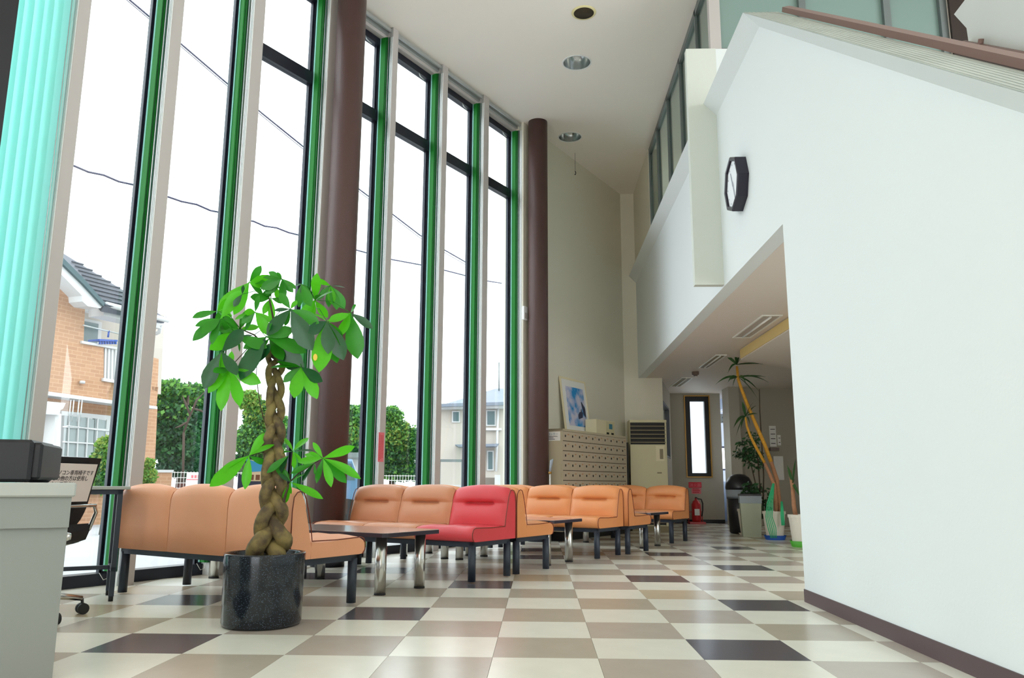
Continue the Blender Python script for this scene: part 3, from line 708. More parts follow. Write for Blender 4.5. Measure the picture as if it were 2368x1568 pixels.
for s_ in (-1, 1):
    MB().tube([(s_ * .20, -.215, .60), (s_ * .235, -.215, .60), (s_ * .24, -.225, .56), (s_ * .24, -.19, .47), (s_ * .24, -.12, .40), (s_ * .235, -.02, .375), (s_ * .2, .06, .38)], .011, 8).build('side_tube', 'chrome', och)
MB().tube([(-.235, -.222, .60), (-.1, -.235, .6), (.1, -.235, .6), (.235, -.222, .60)], .009, 8).build('cross_tube', 'chrome', och)
cyl(MB(), 0, 0, .12, .40, .03).build('gas_column', 'chrome', och)
for k in range(5):
    a = R(45 - 80) + k * 2 * pi / 5; ex = Vector((cos(a), sin(a), 0))
    g = MB().tube([ex * .02 + Vector((0, 0, .125)), ex * .18 + Vector((0, 0, .11)), ex * .31 + Vector((0, 0, .085))], [.024, .019, .014], 8).build('leg', 'chrome', och)
    ey = Vector((-ex.y, ex.x, 0)); w = MB()
    for q in (-.017, .017):
        c = ex * .315 + ey * q + Vector((0, 0, .03)); w.loft([[c + ey * (h_) + ex * .03 * cos(t) + Vector((0, 0, .03 * sin(t))) for t in [2 * pi * i / 16 for i in range(16)]] for h_ in (-.011, .011)])
    w.tube([ex * .31 + Vector((0, 0, .085)), ex * .315 + Vector((0, 0, .035))], .008, 6); w.build('caster', 'black_rubber', g)
nM = frameM((-.18, -.237, .625), (1, 0, 0), Vector((0, -.045, .20)))
nt_ = MB().box((0, -.004, 0), (.32, -.002, .21), nM).build('notice', 'paper', och, 'white paper notice with handwriting')
tx = 'パソコン専用椅子です\nその他の方は使用し\nないで下さい'
q = writing('lettering', tx, .0295, nM @ Matrix.Translation((.012, -.0052, .15)) @ Matrix.Rotation(pi / 2, 4, 'X'), 'ink', nt_)

# leaflet stand behind the sofa
ls0 = atd(562, 1119, 7.3); lsd = thing('leaflet_stand', 'dark leaflet stand with a blue and cream poster, behind the nearest bench by the window', 'stand', (ls0.x, ls0.y, 0), 0)
vx7 = Vector((ls0.y, -ls0.x, 0)).normalized(); F7 = frameM((0, 0, 0), vx7, (0, 0, 1)); px7 = 7.3 / 1852 * 1.02
MB().box((-.045, 0, 0), (.29, .03, .80), F7).build('panel', 'board_dark', lsd)
MB().prism([F7 @ Vector(p) for p in ((.02, -.004, .745), (.30, -.004, .745), (.30, -.004, .905), (.02, -.004, .93))], F7.to_3x3() @ Vector((0, -.003, 0))).build('poster', 'poster_cream', lsd)
MB().prism([F7 @ Vector(p) for p in ((.015, -.008, .82), (.22, -.008, .835), (.13, -.008, .90), (.015, -.008, .935))], F7.to_3x3() @ Vector((0, -.002, 0))).build('poster_print', 'poster_blue', lsd)
b = MB()
for k in range(5): b.box((.05 + k * .05, -.009, .755), (.085 + k * .05, -.008, .80), F7)
b.build('poster_print', 'poster_brown', lsd)

# pink notice on the fin right of the near column
pk = atn(881, 1000, -5.455); pk1 = atn(881, 1068, -5.455)
nb = thing('pink_notice', 'small pink paper notice taped to the window fin right of the near column', 'notice', (pk.x, pk.y, 0), RZ)
MB().box((0, -.035, pk1.z), (.002, .05, pk.z)).build('paper', 'paper_pink', nb)
b = MB()
for k in range(3):
    y = -.02 + k * .022; z = pk1.z + .02 + .01 * k
    while z < pk.z - .03: hgt = rnd.uniform(.006, .014); b.box((.002, y, z), (.003, y + .008, z + hgt)); z += hgt + .004
b.build('print', 'ink_red', nb)

# wall clock
cc = atx(1715, 435, WX); cY = (atx(1719, 362, WX).y + atx(1711.8, 507.6, WX).y) / 2; cZ = (3.463 + 2.944) / 2
ck = thing('wall_clock', 'octagonal dark-rimmed clock on the white upper wall', 'clock', (WX, cY, cZ), 0)
rc = (atx(1719, 362, WX).z - atx(1711.8, 507.6, WX).z) / 2
def octo(r, x): return [(x, r * sin(k * pi / 4), r * cos(k * pi / 4)) for k in range(8)]
rim = MB(); rim.loft([octo(rc, 0), octo(rc, -.085), octo(rc * .96, -.092), octo(rc * .86, -.09), octo(rc * .84, -.07)], True, False); rim.build('rim', 'clock_rim', ck)
MB().prism(octo(rc * .85, -.072), (.006, 0, 0)).build('dial', 'clock_face', ck)
for k in range(12):
    a = k * pi / 6; p = Vector((-.0735, rc * .70 * sin(a), rc * .70 * cos(a))); MB().box((p.x, p.y - .006, p.z - .006), (p.x + .002, p.y + .006, p.z + .006)).build('hour_mark', 'hand_grey', ck)
MB().prism([(-.076, -.008, -.02), (-.076, .008, -.02), (-.076, .06, .11), (-.076, .05, .115)], (.002, 0, 0)).build('hour_hand', 'hand_grey', ck)
MB().prism([(-.079, .006, .02), (-.079, -.006, .02), (-.079, -.075, -.15), (-.079, -.065, -.155)], (.002, 0, 0)).build('minute_hand', 'hand_grey', ck)

# ---------------------------------------------------------------- lockers
lk = thing('locker_cabinet', 'wide beige bank of small numbered lockers along the back left wall', 'lockers', sn(9.28, -5.0, 0), RZ)
LH, LL, LD = 1.46, 2.09, .42
b = MB(); b.box((-LD, 0, .12), (-.012, .016, LH)); b.box((-LD, LL - .016, .12), (-.012, LL, LH)); b.box((-LD, 0, LH - .03), (0, LL, LH)); b.box((-LD, .016, .12), (-.02, LL - .016, .13)); b.box((-LD, 0.016, .13), (-LD + .01, LL - .016, LH - .03)); b.box((-.03, 0, .12), (0, .016, LH)); b.box((-.03, LL - .016, .12), (0, LL, LH))
b.build('carcass', 'locker_beige', lk)
MB().box((-LD + .02, .016, .13), (-.012, LL - .016, LH - .03)).build('inner_box', 'locker_line', lk)
MB().box((-LD, .01, 0), (-.03, LL - .01, .12)).build('plinth', 'black_plastic', lk)
dw, dh = (LL - .032) / 10, (LH - .03 - .13) / 10
proto = None
for r in range(10):
    for c in range(10):
        if proto is None:
            proto = MB().box((-.011, .0008, .0045), (-.001, dw - .0008, dh - .0045)).build('door', 'locker_door', lk)
            MB().box((-.001, dw * .30, dh * .40), (.006, dw * .30 + .018, dh * .62)).build('lock', 'black_plastic', proto)
            MB().box((-.001, dw * .68, dh * .62), (.0003, dw * .68 + .04, dh * .74)).build('number_plate', 'number_orange', proto)
            d0 = proto
        else: d0 = copy_tree(proto, lk)
        d0.location = (0, .016 + c * dw, .13 + r * dh)
sgn = MB().box((-.36, -.003, 1.30), (-.03, -.001, 1.42)).build('notice', 'paper_white', lk, 'white label with teal heading on the side')
writing('lettering', '貴重品ロッカー', .04, Matrix.Translation((-.34, -.004, 1.375)) @ Matrix.Rotation(pi / 2, 4, 'X'), 'ink_teal', sgn)
b = MB()
for k, w in enumerate((.26, .2, .22)): b.box((-.33, -.0045, 1.355 - k * .018), (-.33 + w, -.003, 1.361 - k * .018))
b.build('small_print', 'ink', sgn)
# framed picture leaning on the wall, on top of the lockers
p0 = atn(1305, 930, -5.34); p1 = atn(1363, 930, -5.34); s0 = p0.dot(Dv); s1 = p1.dot(Dv); top = atn(1306, 872, -5.40).z
H = top - LH; Wp = s1 - s0
pic = thing('framed_picture', 'cream framed blue print of a piano player leaning on top of the lockers', 'picture', sn(s0, -5.31, LH + .004), RZ)
pM = frameM((0, 0, 0), (0, 1, 0), Vector((-.10, 0, H)).normalized()); Hh = math.hypot(.10, H)
b = MB(); fw = .03
for A, B in (((0, -.0, 0), (Wp, .02, fw)), ((0, 0, Hh - fw), (Wp, .02, Hh)), ((0, 0, fw), (fw, .02, Hh - fw)), ((Wp - fw, 0, fw), (Wp, .02, Hh - fw))): b.box(A, B, pM)
b.build('frame', 'frame_cream', pic)
MB().box((fw, .006, fw), (Wp - fw, .012, Hh - fw), pM).build('mount', 'paper_white', pic)
MB().box((Wp * .17, .003, Hh * .13), (Wp * .87, .006, Hh * .84), pM).build('print', 'print_blue', pic)
b = MB()   # dark piano and player silhouettes of the print
for pg in ([(.78, .36), (.87, .30), (.87, .48), (.74, .60), (.72, .58)], [(.55, .26), (.72, .30), (.76, .40), (.62, .40), (.55, .34)], [(.66, .40), (.72, .40), (.70, .47)]):
    b.prism([pM @ Vector((x * Wp, .0025, z * Hh)) for x, z in pg], pM.to_3x3() @ Vector((0, -.001, 0)))
b.build('print_figure', 'board_dark', pic)
# small box on the lockers
q0 = atn(1375, 990, -5.15); q1 = atn(1417, 990, -5.15); sb0 = q0.dot(Dv); sb1 = q1.dot(Dv); hz = atn(1380, 970, -5.15).z - LH
bx = thing('small_box', 'small cream box with two dark feet on the right part of the lockers', 'box', sn(sb0, -5.12, LH), RZ)
MB().box((-.18, 0, .0), (0, sb1 - sb0, hz)).build('body', 'frame_cream', bx)
MB().box((0, (sb1 - sb0) * .5, .002), (.003, (sb1 - sb0) * .98, hz * .95)).build('front_panel', 'ac_beige', bx)
b = MB()
for k in (.54, .80): b.box((.003, (sb1 - sb0) * k, .01), (.005, (sb1 - sb0) * (k + .13), .045))
b.build('slots', 'ac_black', bx)
MB().box((.003, (sb1 - sb0) * .68, hz * .45), (.0045, (sb1 - sb0) * .86, hz * .8)).build('sticker', 'ink_teal', bx)

# floor standing air conditioner
ax0, ax1, AY, AH = 1.457, 2.072, 12.91, 1.766
ac = thing('air_conditioner', 'tall beige floor-standing air conditioner with dark louvres at its top', 'air conditioner', (ax0, AY, 0), 0)
aw = ax1 - ax0
b = MB(); b.box((.02, .03, .08), (aw, .36, AH)); b.box((.02, 0, .42), (aw - .02, .03, AH - .40)); b.box((.02, 0, AH - .04), (aw, .03, AH)); b.box((.02, 0, .08), (.05, .03, .42)); b.box((aw - .05, 0, .08), (aw - .02, .03, .42)); b.build('casing', 'ac_beige', ac)
MB().box((.03, .015, AH - .395), (aw - .03, .032, AH - .045)).build('outlet', 'ac_black', ac)
for k in range(5): MB().box((.025, -.005, AH - .11 - k * .065), (aw - .02, .012, AH - .095 - k * .065), None, .003).build('louvre', 'ac_brown', ac)
for k in range(5): MB().box((.05, .004, .13 + k * .055), (aw - .05, .012, .15 + k * .055)).build('intake_slat', 'ac_brown', ac)
MB().box((.05, .014, .10), (aw - .05, .028, .41)).build('intake', 'ac_black', ac)
MB().box((0.03, .02, 0), (aw - .01, .34, .08)).build('base', 'ac_brown', ac)
MB().box((aw * .70, -.004, AH - .66), (aw * .92, .0, AH - .42)).build('control_cover', 'frame_cream', ac)
MB().box((aw * .80, -.007, AH - .63), (aw * .89, -.004, AH - .47)).build('control_panel', 'ac_brown', ac)
b = MB(); b.box((aw * .72, -.001, AH - .86), (aw * .84, 0, AH - .84)); b.build('badge', 'ac_brown', ac)
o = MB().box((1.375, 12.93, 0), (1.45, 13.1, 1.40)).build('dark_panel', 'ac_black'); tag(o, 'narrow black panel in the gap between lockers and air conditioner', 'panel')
# white stick with a gold collar beside the far column
sp = atd(1272, 1100, 10.4); wp = thing('stick', 'thin white stick with a gold collar between the far column and the lockers', 'stick', (sp.x, sp.y, 0), 0)
zc = atd(1272, 1096, 10.4).z
MB().tube([(0, 0, 0), (0, 0, zc)], .009, 8).build('shaft', 'paper_white', wp); MB().tube([(0, 0, zc), (0, 0, zc + .03)], .022, 10).build('collar', 'gold_trim', wp)
MB().tube([(0, 0, zc + .03), (.02, 0, zc + .17), (.04, 0, zc + .19)], [.014, .02, .006], 8).build('brush', 'bag_clear', wp)
sw = atn(1213, 726, -5.43); o = thing('wall_speaker', 'small white box on the wall between the last blind and the far column', 'wall box', (sw.x, sw.y, sw.z - .09), RZ)
MB().box((-.01, -.06, 0), (.03, .04, .19), None, .006).build('body', 'white_metal', o); MB().box((.03, -.045, .02), (.032, .025, .1)).build('grille', 'fin_paint', o)

# ---------------------------------------------------------------- ceiling fittings of the hall
def downlight(x, y, r, label):
    c = atz(x, y, CZ); t = thing('ceiling_downlight', label, 'ceiling light', (c.x, c.y, CZ), 0)
    MB().lathe([(r * 1.10, -.004), (r * 1.10, 0), (r, .002), (r, -.006), (r * 1.10, -.004)], 40, cap=False).build('rim', 'white_metal', t)
    MB().lathe([(r, 0), (r * .98, .05), (r * .86, .13), (r * .6, .16)], 40, cap=False).build('reflector', 'reflector', t)
    MB().lathe([(r * .6, .16), (.01, .16)], 24, cap=False).build('back_plate', 'reflector', t)
    MB().lathe([(.0, .04), (.035, .05), (.045, .09), (.03, .16)], 20).build('bulb', 'diffuser', t)
    return (c.x, c.y, r)
holes = [downlight(1334, 145, .165, 'round mirrored ceiling downlight, the nearer of the two'), downlight(1318, 317, .165, 'round mirrored ceiling downlight farther away, by the far column')]
c = atz(1350, 29, CZ); t = thing('ceiling_speaker', 'round dark ceiling speaker with a cream rim at the top of the photo', 'speaker', (c.x, c.y, CZ), 0)
MB().lathe([(.11, -.01), (.132, -.008), (.135, 0), (.11, 0)], 40, cap=False).build('rim', 'speaker_ring', t); MB().lathe([(.0, -.006), (.112, -.006), (.112, 0)], 32).build('grille', 'speaker_dark', t)
# cut the openings into the ceiling
ce = bpy.data.objects['ceiling']; bm = bmesh.new(); es = []
def loop(pts):
    vs = [bm.verts.new(p) for p in pts]
    for i in range(len(vs)): es.append(bm.edges.new((vs[i], vs[(i + 1) % len(vs)])))
loop([(-8.45, -3, CZ), (6.1, -3, CZ), (6.1, 13.7, CZ), (1.25, 13.7, CZ)])
for x, y, r in holes: loop([(x + r * cos(2 * pi * k / 32), y + r * sin(2 * pi * k / 32), CZ) for k in range(32)])
bmesh.ops.triangle_fill(bm, edges=es, use_beauty=True)
for f in list(bm.faces):
    m_c = f.calc_center_median()
    if any(math.hypot(m_c.x - x, m_c.y - y) < r * .98 for x, y, r in holes): bm.faces.remove(f)
MBs = [(-8.45, -3), (6.1, -3), (6.1, 13.7), (1.25, 13.7)]
v0 = [bm.verts.new((x, y, CZ + .3)) for x, y in MBs]; bm.faces.new(v0)
v1 = [bm.verts.new((x, y, CZ)) for x, y in MBs]
for i in range(4): bm.faces.new((v1[i], v1[(i + 1) % 4], v0[(i + 1) % 4], v0[i]))
bm.to_mesh(ce.data); bm.free()
hk = atz(1330, 392, 5.5); hk = aty(1330, 400, 11.6)
t = thing('ceiling_hook', 'tiny dark hook hanging on a thread below the ceiling near the far downlight', 'hook', (hk.x, 11.6, hk.z), 0)
MB().tube([(0, 0, CZ - hk.z), (0, 0, .03)], .0025, 5).build('thread', 'ink', t); MB().tube([(0, 0, .03), (.012, 0, .0), (.004, 0, -.03), (-.01, 0, -.02)], .006, 6).build('hook', 'ink', t)

# ---------------------------------------------------------------- back room
def panel_light(label, x0, x1, y0, y1):
    t = thing('ceiling_panel_light', label, 'ceiling light', (x0, y0, SZ), 0)
    b = MB(); w, l = x1 - x0, y1 - y0
    for A, B in (((0, 0, -.012), (w, .02, 0)), ((0, l - .02, -.012), (w, l, 0)), ((0, .02, -.012), (.02, l - .02, 0)), ((w - .02, .02, -.012), (w, l - .02, 0))): b.box(A, B)
    b.build('frame', 'diffuser', t); MB().box((.02, .02, -.005), (w - .02, l - .02, 0)).build('louvre', 'light_louvre' if 'nearest long' in label else 'ac_brown', t)
    MB().tube([(w / 2, .06, -.012), (w / 2, l - .06, -.012)], .012, 8).build('tube', 'diffuser', t)
panel_light('nearest long ceiling light under the gallery, faint and pale', 2.38, 2.60, 8.3, 9.6)
panel_light('long recessed ceiling light beyond the yellow strip', 2.46, 2.62, 10.92, 12.16)
panel_light('farthest ceiling light, nearest the tall bright window', 2.41, 2.61, 13.3, 14.5)
t = thing('smoke_detector', 'small round brown smoke detector on the low ceiling', 'detector', (2.516, 12.64, SZ), 0)
MB().lathe([(.0, -.07), (.03, -.07), (.035, -.05), (.055, -.045), (.058, 0)], 24).build('body', 'sensor_brown', t); MB().lathe([(0, -.085), (.02, -.082), (.022, -.07)], 16).build('sensor', 'diffuser', t)
ex = aty(1611, 1200, 15.45); t = thing('fire_extinguisher', 'red fire extinguisher on a red floor stand by the grey wall', 'fire extinguisher', (ex.x, 15.45, 0), 0)
MB().lathe([(0, .04), (.075, .04), (.085, .07), (.085, .36), (.06, .42), (.025, .445), (.025, .48), (0, .48)], 24).build('cylinder', 'red_paint', t)
MB().box((-.05, -.088, .16), (.045, -.084, .28)).build('label_plate', 'paper_white', t)
MB().box((-.012, -.08, .48), (.012, .03, .50)).build('handle', 'black_plastic', t); MB().tube([(.02, 0, .47), (.10, 0, .46), (.125, 0, .38), (.12, 0, .25), (.10, 0, .14)], .012, 8).build('hose', 'black_rubber', t)
MB().box((-.15, -.12, 0), (.15, .12, .04)).build('stand_base', 'red_paint', t); MB().tube([(-.13, .1, .03), (-.13, .1, .22), (.13, .1, .22), (.13, .1, .03)], .008, 6).build('stand_rail', 'red_paint', t)
e0, e1 = aty(1592, 1115, YB), aty(1622, 1128, YB)
t = thing('extinguisher_sign', 'red sign with white characters above the fire extinguisher', 'sign', (e0.x, YB - .012, e1.z), 0)
MB().box((0, 0, 0), (e1.x - e0.x, .008, e0.z - e1.z)).build('board', 'red_sign', t)
writing('lettering', '消火器', .075, Matrix.Translation((.012, -.002, .022)) @ Matrix.Rotation(pi / 2, 4, 'X'), 'paper_pink', t)
e2, e3 = aty(1599, 1129, YB), aty(1621, 1142, YB)
t = thing('instruction_sheet', 'pale red instruction sheet right under the extinguisher sign', 'sign', (e2.x, YB - .012, e3.z), 0)
MB().box((0, 0, 0), (e3.x - e2.x, .006, e2.z - e3.z)).build('board', 'paper_pink', t)
b = MB()
for k in range(3): b.box((.02, -.002, .02 + k * .032), (.14 + .015 * (k % 2), 0, .034 + k * .032))
b.build('print', 'ink_red', t)
# signs in the corridor
for (nm, a, b_2, txt, col_, lb) in (('corridor_sign', (1655, 925), (1692, 952), 'こ', 'paper_white', 'upper white corridor sign with a dark character'), ('corridor_sign', (1655, 957), (1692, 978), '生の', 'frame_grey', 'lower grey corridor sign with dark characters')):
    g0, g1 = aty(a[0], a[1], 17.6), aty(b_2[0], b_2[1], 17.6)
    t = thing(nm, lb, 'sign', (g0.x, 17.6, g1.z), 0); MB().box((0, 0, 0), (g1.x - g0.x, .03, g0.z - g1.z)).build('board', col_, t)
    writing('lettering', txt, .17, Matrix.Translation((.12 if txt != 'こ' else .24, -.003, .03)) @ Matrix.Rotation(pi / 2, 4, 'X'), 'ink', t)
    if txt == 'こ': MB().tube([(.1, .015, g0.z - g1.z), (.1, .015, SZ - g1.z)], .006, 6).build('hanger', 'frame_grey', t)
# bins
bp = atz(1724, 1236)
t = thing('domed_bin', 'black litter bin with a domed lid and plastic liner', 'bin', (bp.x, bp.y + .25, 0), 0)
MB().lathe([(.15, 0), (.17, .02), (.19, .66), (.0, .66)], 28).build('body', 'bin_black', t)
MB().lathe([(.205, .66), (.21, .69), (.20, .76), (.16, .84), (.09, .89), (0, .90)], 28).build('lid', 'bin_black', t)
MB().lathe([(.195, .66), (.205, .65), (.20, .57), (.195, .52), (.2, .6)], 22, cap=False).build('liner', 'bag_clear', t)
g = atz(1740, 1242)
t = thing('square_bin', 'pale green-grey square bin with a clear bag, in front of the black domed bin', 'bin', (g.x, g.y, 0), R(-10))
rr = [[(-a, 0 - .02 * 0, z), (a, 0, z), (a, .26, z), (-a, .26, z)] for a, z in ((.125, 0), (.15, .56))]
MB().loft(rr).build('body', 'bin_grey', t)
MB().loft([[(-.153, -.004, z), (.153, -.004, z), (.153, .264, z), (-.153, .264, z)] for z in (.47, .565, .575)]).build('liner', 'bag_clear', t)
MB().loft([[(-a, .13 - a * .85, z), (a, .13 - a * .85, z), (a, .13 + a * .85, z), (-a, .13 + a * .85, z)] for a, z in ((.155, .575), (.155, .60), (.12, .61))]).build('rim', 'bin_black', t)
# plants in white pots
def strap(b, p0, p1, w, sag):
    p0, p1 = Vector(p0), Vector(p1); d = p1 - p0; side = Vector((-d.y, d.x, 0)); side = (side.normalized() if side.length > 1e-4 else Vector((1, 0, 0))) * .4 + Vector((0, 0, 1)).cross(d).normalized() * .3 + Vector((0, 0, .6)); side = (side - d.normalized() * side.dot(d.normalized())).normalized()
    rg = []
    for k in range(7):
        t_ = k / 6; c = p0.lerp(p1, t_) + Vector((0, 0, sag * 4 * t_ * (1 - t_))); ww = w * (.35 + 1.3 * t_ * (1 - t_) * 2) * (1 - t_ ** 4)
        rg.append([c - side * ww, c + Vector((0, 0, -.15 * w)), c + side * ww])
    b.loft(rg, False, False, True)
def pot(t, r, h, saucer=None, sh=.03):
    z0 = .02 if saucer else 0
    MB().loft([[(q * cos(2 * pi * k / 28), q * sin(2 * pi * k / 28), z) for k in range(28)] for q, z in [(0, z0), (r * .72, z0), (r * .94, z0 + h * .9), (r, z0 + h * .9), (r, z0 + h), (r * .88, z0 + h), (r * .85, z0 + h * .8), (0, z0 + h * .8)]], True, False).build('pot', 'pot_white', t)
    MB().lathe([(0, z0 + h * .82), (r * .86, z0 + h * .81)], 24, cap=False).build('soil', 'soil', t)
    if saucer: MB().lathe([(r * .8, 0), (r * .95, sh), (r * .9, sh), (r * .7, .01)], 28, cap=False).build('saucer', saucer, t)
yd = 11.40; yc = atz(1797, 1249); yc = Vector((yc.x, yc.y + .08, 0)); yd = math.hypot(yc.x, yc.y)
yu = thing('potted_yucca', 'tall leaning yucca with golden trunks in a white pot on a blue saucer', 'plant', yc, 0)
pot(yu, .155, .36, 'saucer_blue', .06)
def Y_(x, y, d=0): return atd(x, y, yd + d) - yc
t1 = [(1803, 1189), (1800, 1150), (1796, 1108), (1783, 1068), (1769, 1030), (1748, 982), (1730, 940), (1715, 901), (1707, 877), (1704, 847)]
t2 = [(1796, 1189), (1791, 1123), (1780, 1096), (1768, 1070), (1745, 1028), (1735, 1008), (1727, 985), (1724, 965)]
MB().tube([Y_(*p) for p in t1[:4]], [.036, .034, .03, .027], 10).build('trunk', 'yucca_bark_low', yu); MB().tube([Y_(*p) for p in t1[3:]], [.027, .026, .025, .024, .022, .02, .016], 10).build('trunk', 'yucca_bark', yu)
MB().tube([Y_(x, y, -.08) for x, y in t2[:4]], [.03, .026, .024, .02], 10).build('trunk', 'yucca_bark_low', yu); MB().tube([Y_(x, y, -.08) for x, y in t2[3:]], [.02, .02, .018, .016, .012], 10).build('trunk', 'yucca_bark', yu)
for (hx, hy), tips in (((1704, 843), [(1675, 821), (1700, 814), (1711, 819), (1706, 812), (1683, 863), (1765, 842), (1720, 822)]), ((1706, 872), [(1655, 889), (1683, 885), (1694, 896), (1770, 871), (1756, 906), (1754, 926), (1777, 884), (1690, 878), (1725, 885)]), ((1724, 962), [(1696, 990), (1702, 1010), (1712, 996), (1742, 930), (1748, 938), (1716, 928), (1752, 957), (1735, 985)])):
    for (x, y) in tips:
        b = MB(); strap(b, Y_(hx, hy), Y_(x, y, rnd.uniform(-.25, .2)), .022, .05 if y > hy + 10 else .015); b.build('leaf', 'leaf_yucca', yu)
b = MB()
for k in range(5): b.tube([Y_(1787 + k * .8, 1118, -.1), Y_(1774 + k * 3.2, 1165, -.22), Y_(1771 + k * 3.6, 1195, -.24), Y_(1776 + k * 4.5, 1220, -.24), Y_(1783 + k * 3, 1244, -.2)], .006, 6)
for k in range(4): b.tube([Y_(1806 + k, 1160, -.1), Y_(1806 + 2 * k, 1190, -.2), Y_(1808 + 2 * k, 1215, -.22)], .007, 5)
b.build('green_cord', 'string_green', yu)
fc = atz(1757, 1246); fc = Vector((fc.x + .05, fc.y + .78, 0)); fdist = math.hypot(fc.x, fc.y)
fi = thing('potted_ficus', 'bushy small-leaved ficus in a white pot between the bins and the yucca', 'plant', fc, 0)
pot(fi, .15, .36, 'pot_white', .03)
def F_(x, y, d=0): return atd(x, y, fdist + d) - fc
for p_ in ([(1760, 1200), (1757, 1120), (1752, 1060), (1748, 1010)], [(1764, 1200), (1766, 1100), (1757, 950), (1756, 900)], [(1756, 1200), (1750, 1130), (1738, 1080), (1722, 1045)]):
    MB().tube([F_(*q) for q in p_], [.014, .011, .008, .005], 7).build('stem', 'bark_dark', fi)
b = MB()
for (cx_, cy_, rx, ry, n) in ((1725, 1040, 24, 26, 90), (1745, 1062, 22, 22, 60), (1740, 1010, 18, 14, 30), (1735, 1130, 20, 14, 50), (1758, 1150, 22, 26, 70), (1765, 1180, 16, 16, 40), (1712, 1050, 14, 12, 20)):
    for _ in range(int(n * 1.7)):
        a = rnd.uniform(0, 2 * pi); q = rnd.random() ** .5; c = F_(cx_ + rx * q * cos(a), cy_ + ry * q * sin(a), rnd.uniform(-.18, .18))
        d = Vector((rnd.uniform(-1, 1), rnd.uniform(-1, 1), rnd.uniform(-1.2, .3))).normalized(); e = d.orthogonal().normalized(); ln = rnd.uniform(.05, .09)
        b.add([c, c + d * ln * .5 + e * ln * .28, c + d * ln, c + d * ln * .5 - e * ln * .28], [(0, 1, 2, 3)])
o = b.build('foliage', 'leaf_ficus', fi); o['kind'] = 'stuff'
gc = atz(1862, 1266); gc = Vector((gc.x, gc.y + .1, 0)); gd = math.hypot(gc.x, gc.y)
gp = thing('potted_plant', 'white pot on a green saucer half hidden by the edge of the big white wall', 'plant', gc, 0)
pot(gp, .15, .36, 'saucer_green', .07)
def G_(x, y, d=0): return atd(x, y, gd + d) - gc
MB().tube([G_(1842, 1205), G_(1836, 1170), G_(1833, 1130), G_(1827, 1088)], [.03, .026, .022, .018], 9).build('trunk', 'yucca_bark_low', gp)
for x, y in ((1838, 1108), (1842, 1135), (1850, 1150), (1840, 1060), (1820, 1075)):
    b = MB(); strap(b, G_(1833, 1120), G_(x, y, -.1), .018, .02); b.build('leaf', 'leaf_yucca', gp)
# papers and a shelf on the far right wall
WY = 14.85
def onw(nm, lb, cat, x0, y0, x1, y1, m, d=.01, lines=None):
    a, c = aty(x0, y0, WY), aty(x1, y1, WY); t = thing(nm, lb, cat, (a.x, WY - d, c.z), 0)
    MB().box((0, 0, 0), (c.x - a.x, d, a.z - c.z)).build('sheet', m, t)
    if lines:
        b = MB()
        for k in range(lines): b.box((.02, -.001, (a.z - c.z) * (k + .6) / (lines + .4)), ((c.x - a.x) * .85, 0, (a.z - c.z) * (k + .6) / (lines + .4) + .012))
        b.build('print', 'ink', t)
onw('wall_notice', 'tall white notice on the far right wall above the small shelf', 'notice', 1778, 985, 1796, 1033, 'paper_white', .01, 4)
onw('wall_notice', 'narrow notice on the far right wall, right of the tall one', 'notice', 1797, 1006, 1806, 1030, 'paper_white', .01, 2)
onw('wall_notice', 'white board low on the far right wall behind the leaning trunks', 'notice', 1788, 1055, 1813, 1110, 'paper_white', .02)
onw('wall_shelf', 'small dark shelf on the far right wall under the notices', 'shelf', 1777, 1036, 1797, 1043, 'sensor_brown', .14)
onw('wall_lamp', 'little white and blue glowing sign high on the far right wall', 'lamp', 1772, 850, 1780, 868, 'diffuser', .05)
# ---------------------------------------------------------------- outdoors
gz = -.12
struct(MB().prism([sn(-30, -5.80), sn(-30, -90), sn(90, -90), sn(90, -5.80)][::-1], (0, 0, -.1)).build('road', 'road')).location.z = gz
base0 = atz(261, 1214, gz); ang = R(17.8); uu = Vector((sin(ang), cos(ang), 0)); un = Vector((-uu.y, uu.x, 0))   # un points away from us
def fc_(x, y, off=0.): return atp(x, y, base0 + un * off, un)
def poly(P_, off=0.): return [fc_(x, y, off) for x, y in P_]
ho = thing('brick_house', 'two-storey orange brick house with a slate roof, seen through the left windows', 'house', base0, pi / 2 - ang)
HM = (Matrix.Translation(base0) @ Matrix.Rotation(pi / 2 - ang, 4, 'Z')).inverted()
def HB_(b, nm, m): 
    o = b.build(nm, m, None); o.data.transform(HM); o.parent = ho; return o
def hp(nm, m, P_, off, th): return HB_(MB().prism(poly(P_, off), un * th), nm, m)
zf = lambda y: y
# upper storey: brick in front, recessed balcony, far pier
e_l = fc_(96, 908); 
for P_ in ([(90, 575), (143, 634), (143, 912), (90, 906)], [(143, 634), (189, 684), (190, 918), (143, 912)], [(189, 684), (197, 705), (193, 795), (190, 918)], [(193, 795), (240, 800), (239, 925), (190, 918)], [(239, 880), (262, 884), (262, 928), (239, 925)]): hp('brick_wall', 'house_brick', P_, 0, .25)
hp('brick_wall', 'house_brick', [(240, 877), (350, 893), (366, 895), (362, 941), (240, 925)], 0, .2)
hp('brick_wall', 'house_brick', [(348, 825), (367, 830), (364, 905), (345, 900)], 0, .2)
hp('balcony_wall', 'far_cream', [(188, 690), (380, 728), (372, 912), (186, 880)], 1.2, .15)
hp('balcony_soffit_beam', 'far_white', [(190, 700), (285, 722), (375, 745), (375, 757), (285, 738), (190, 718)], .1, .12)
hp('floor_band', 'far_white', [(88, 902), (262, 926), (364, 940), (364, 946), (262, 934), (88, 911)], -.12, .4)
# balcony window
hp('window_frame', 'far_white', [(188, 735), (236, 745), (233, 805), (186, 800)], 1.10, .08)
hp('window_pane', 'far_glass', [(192, 742), (228, 749), (225, 800), (190, 797)], 1.05, .06)
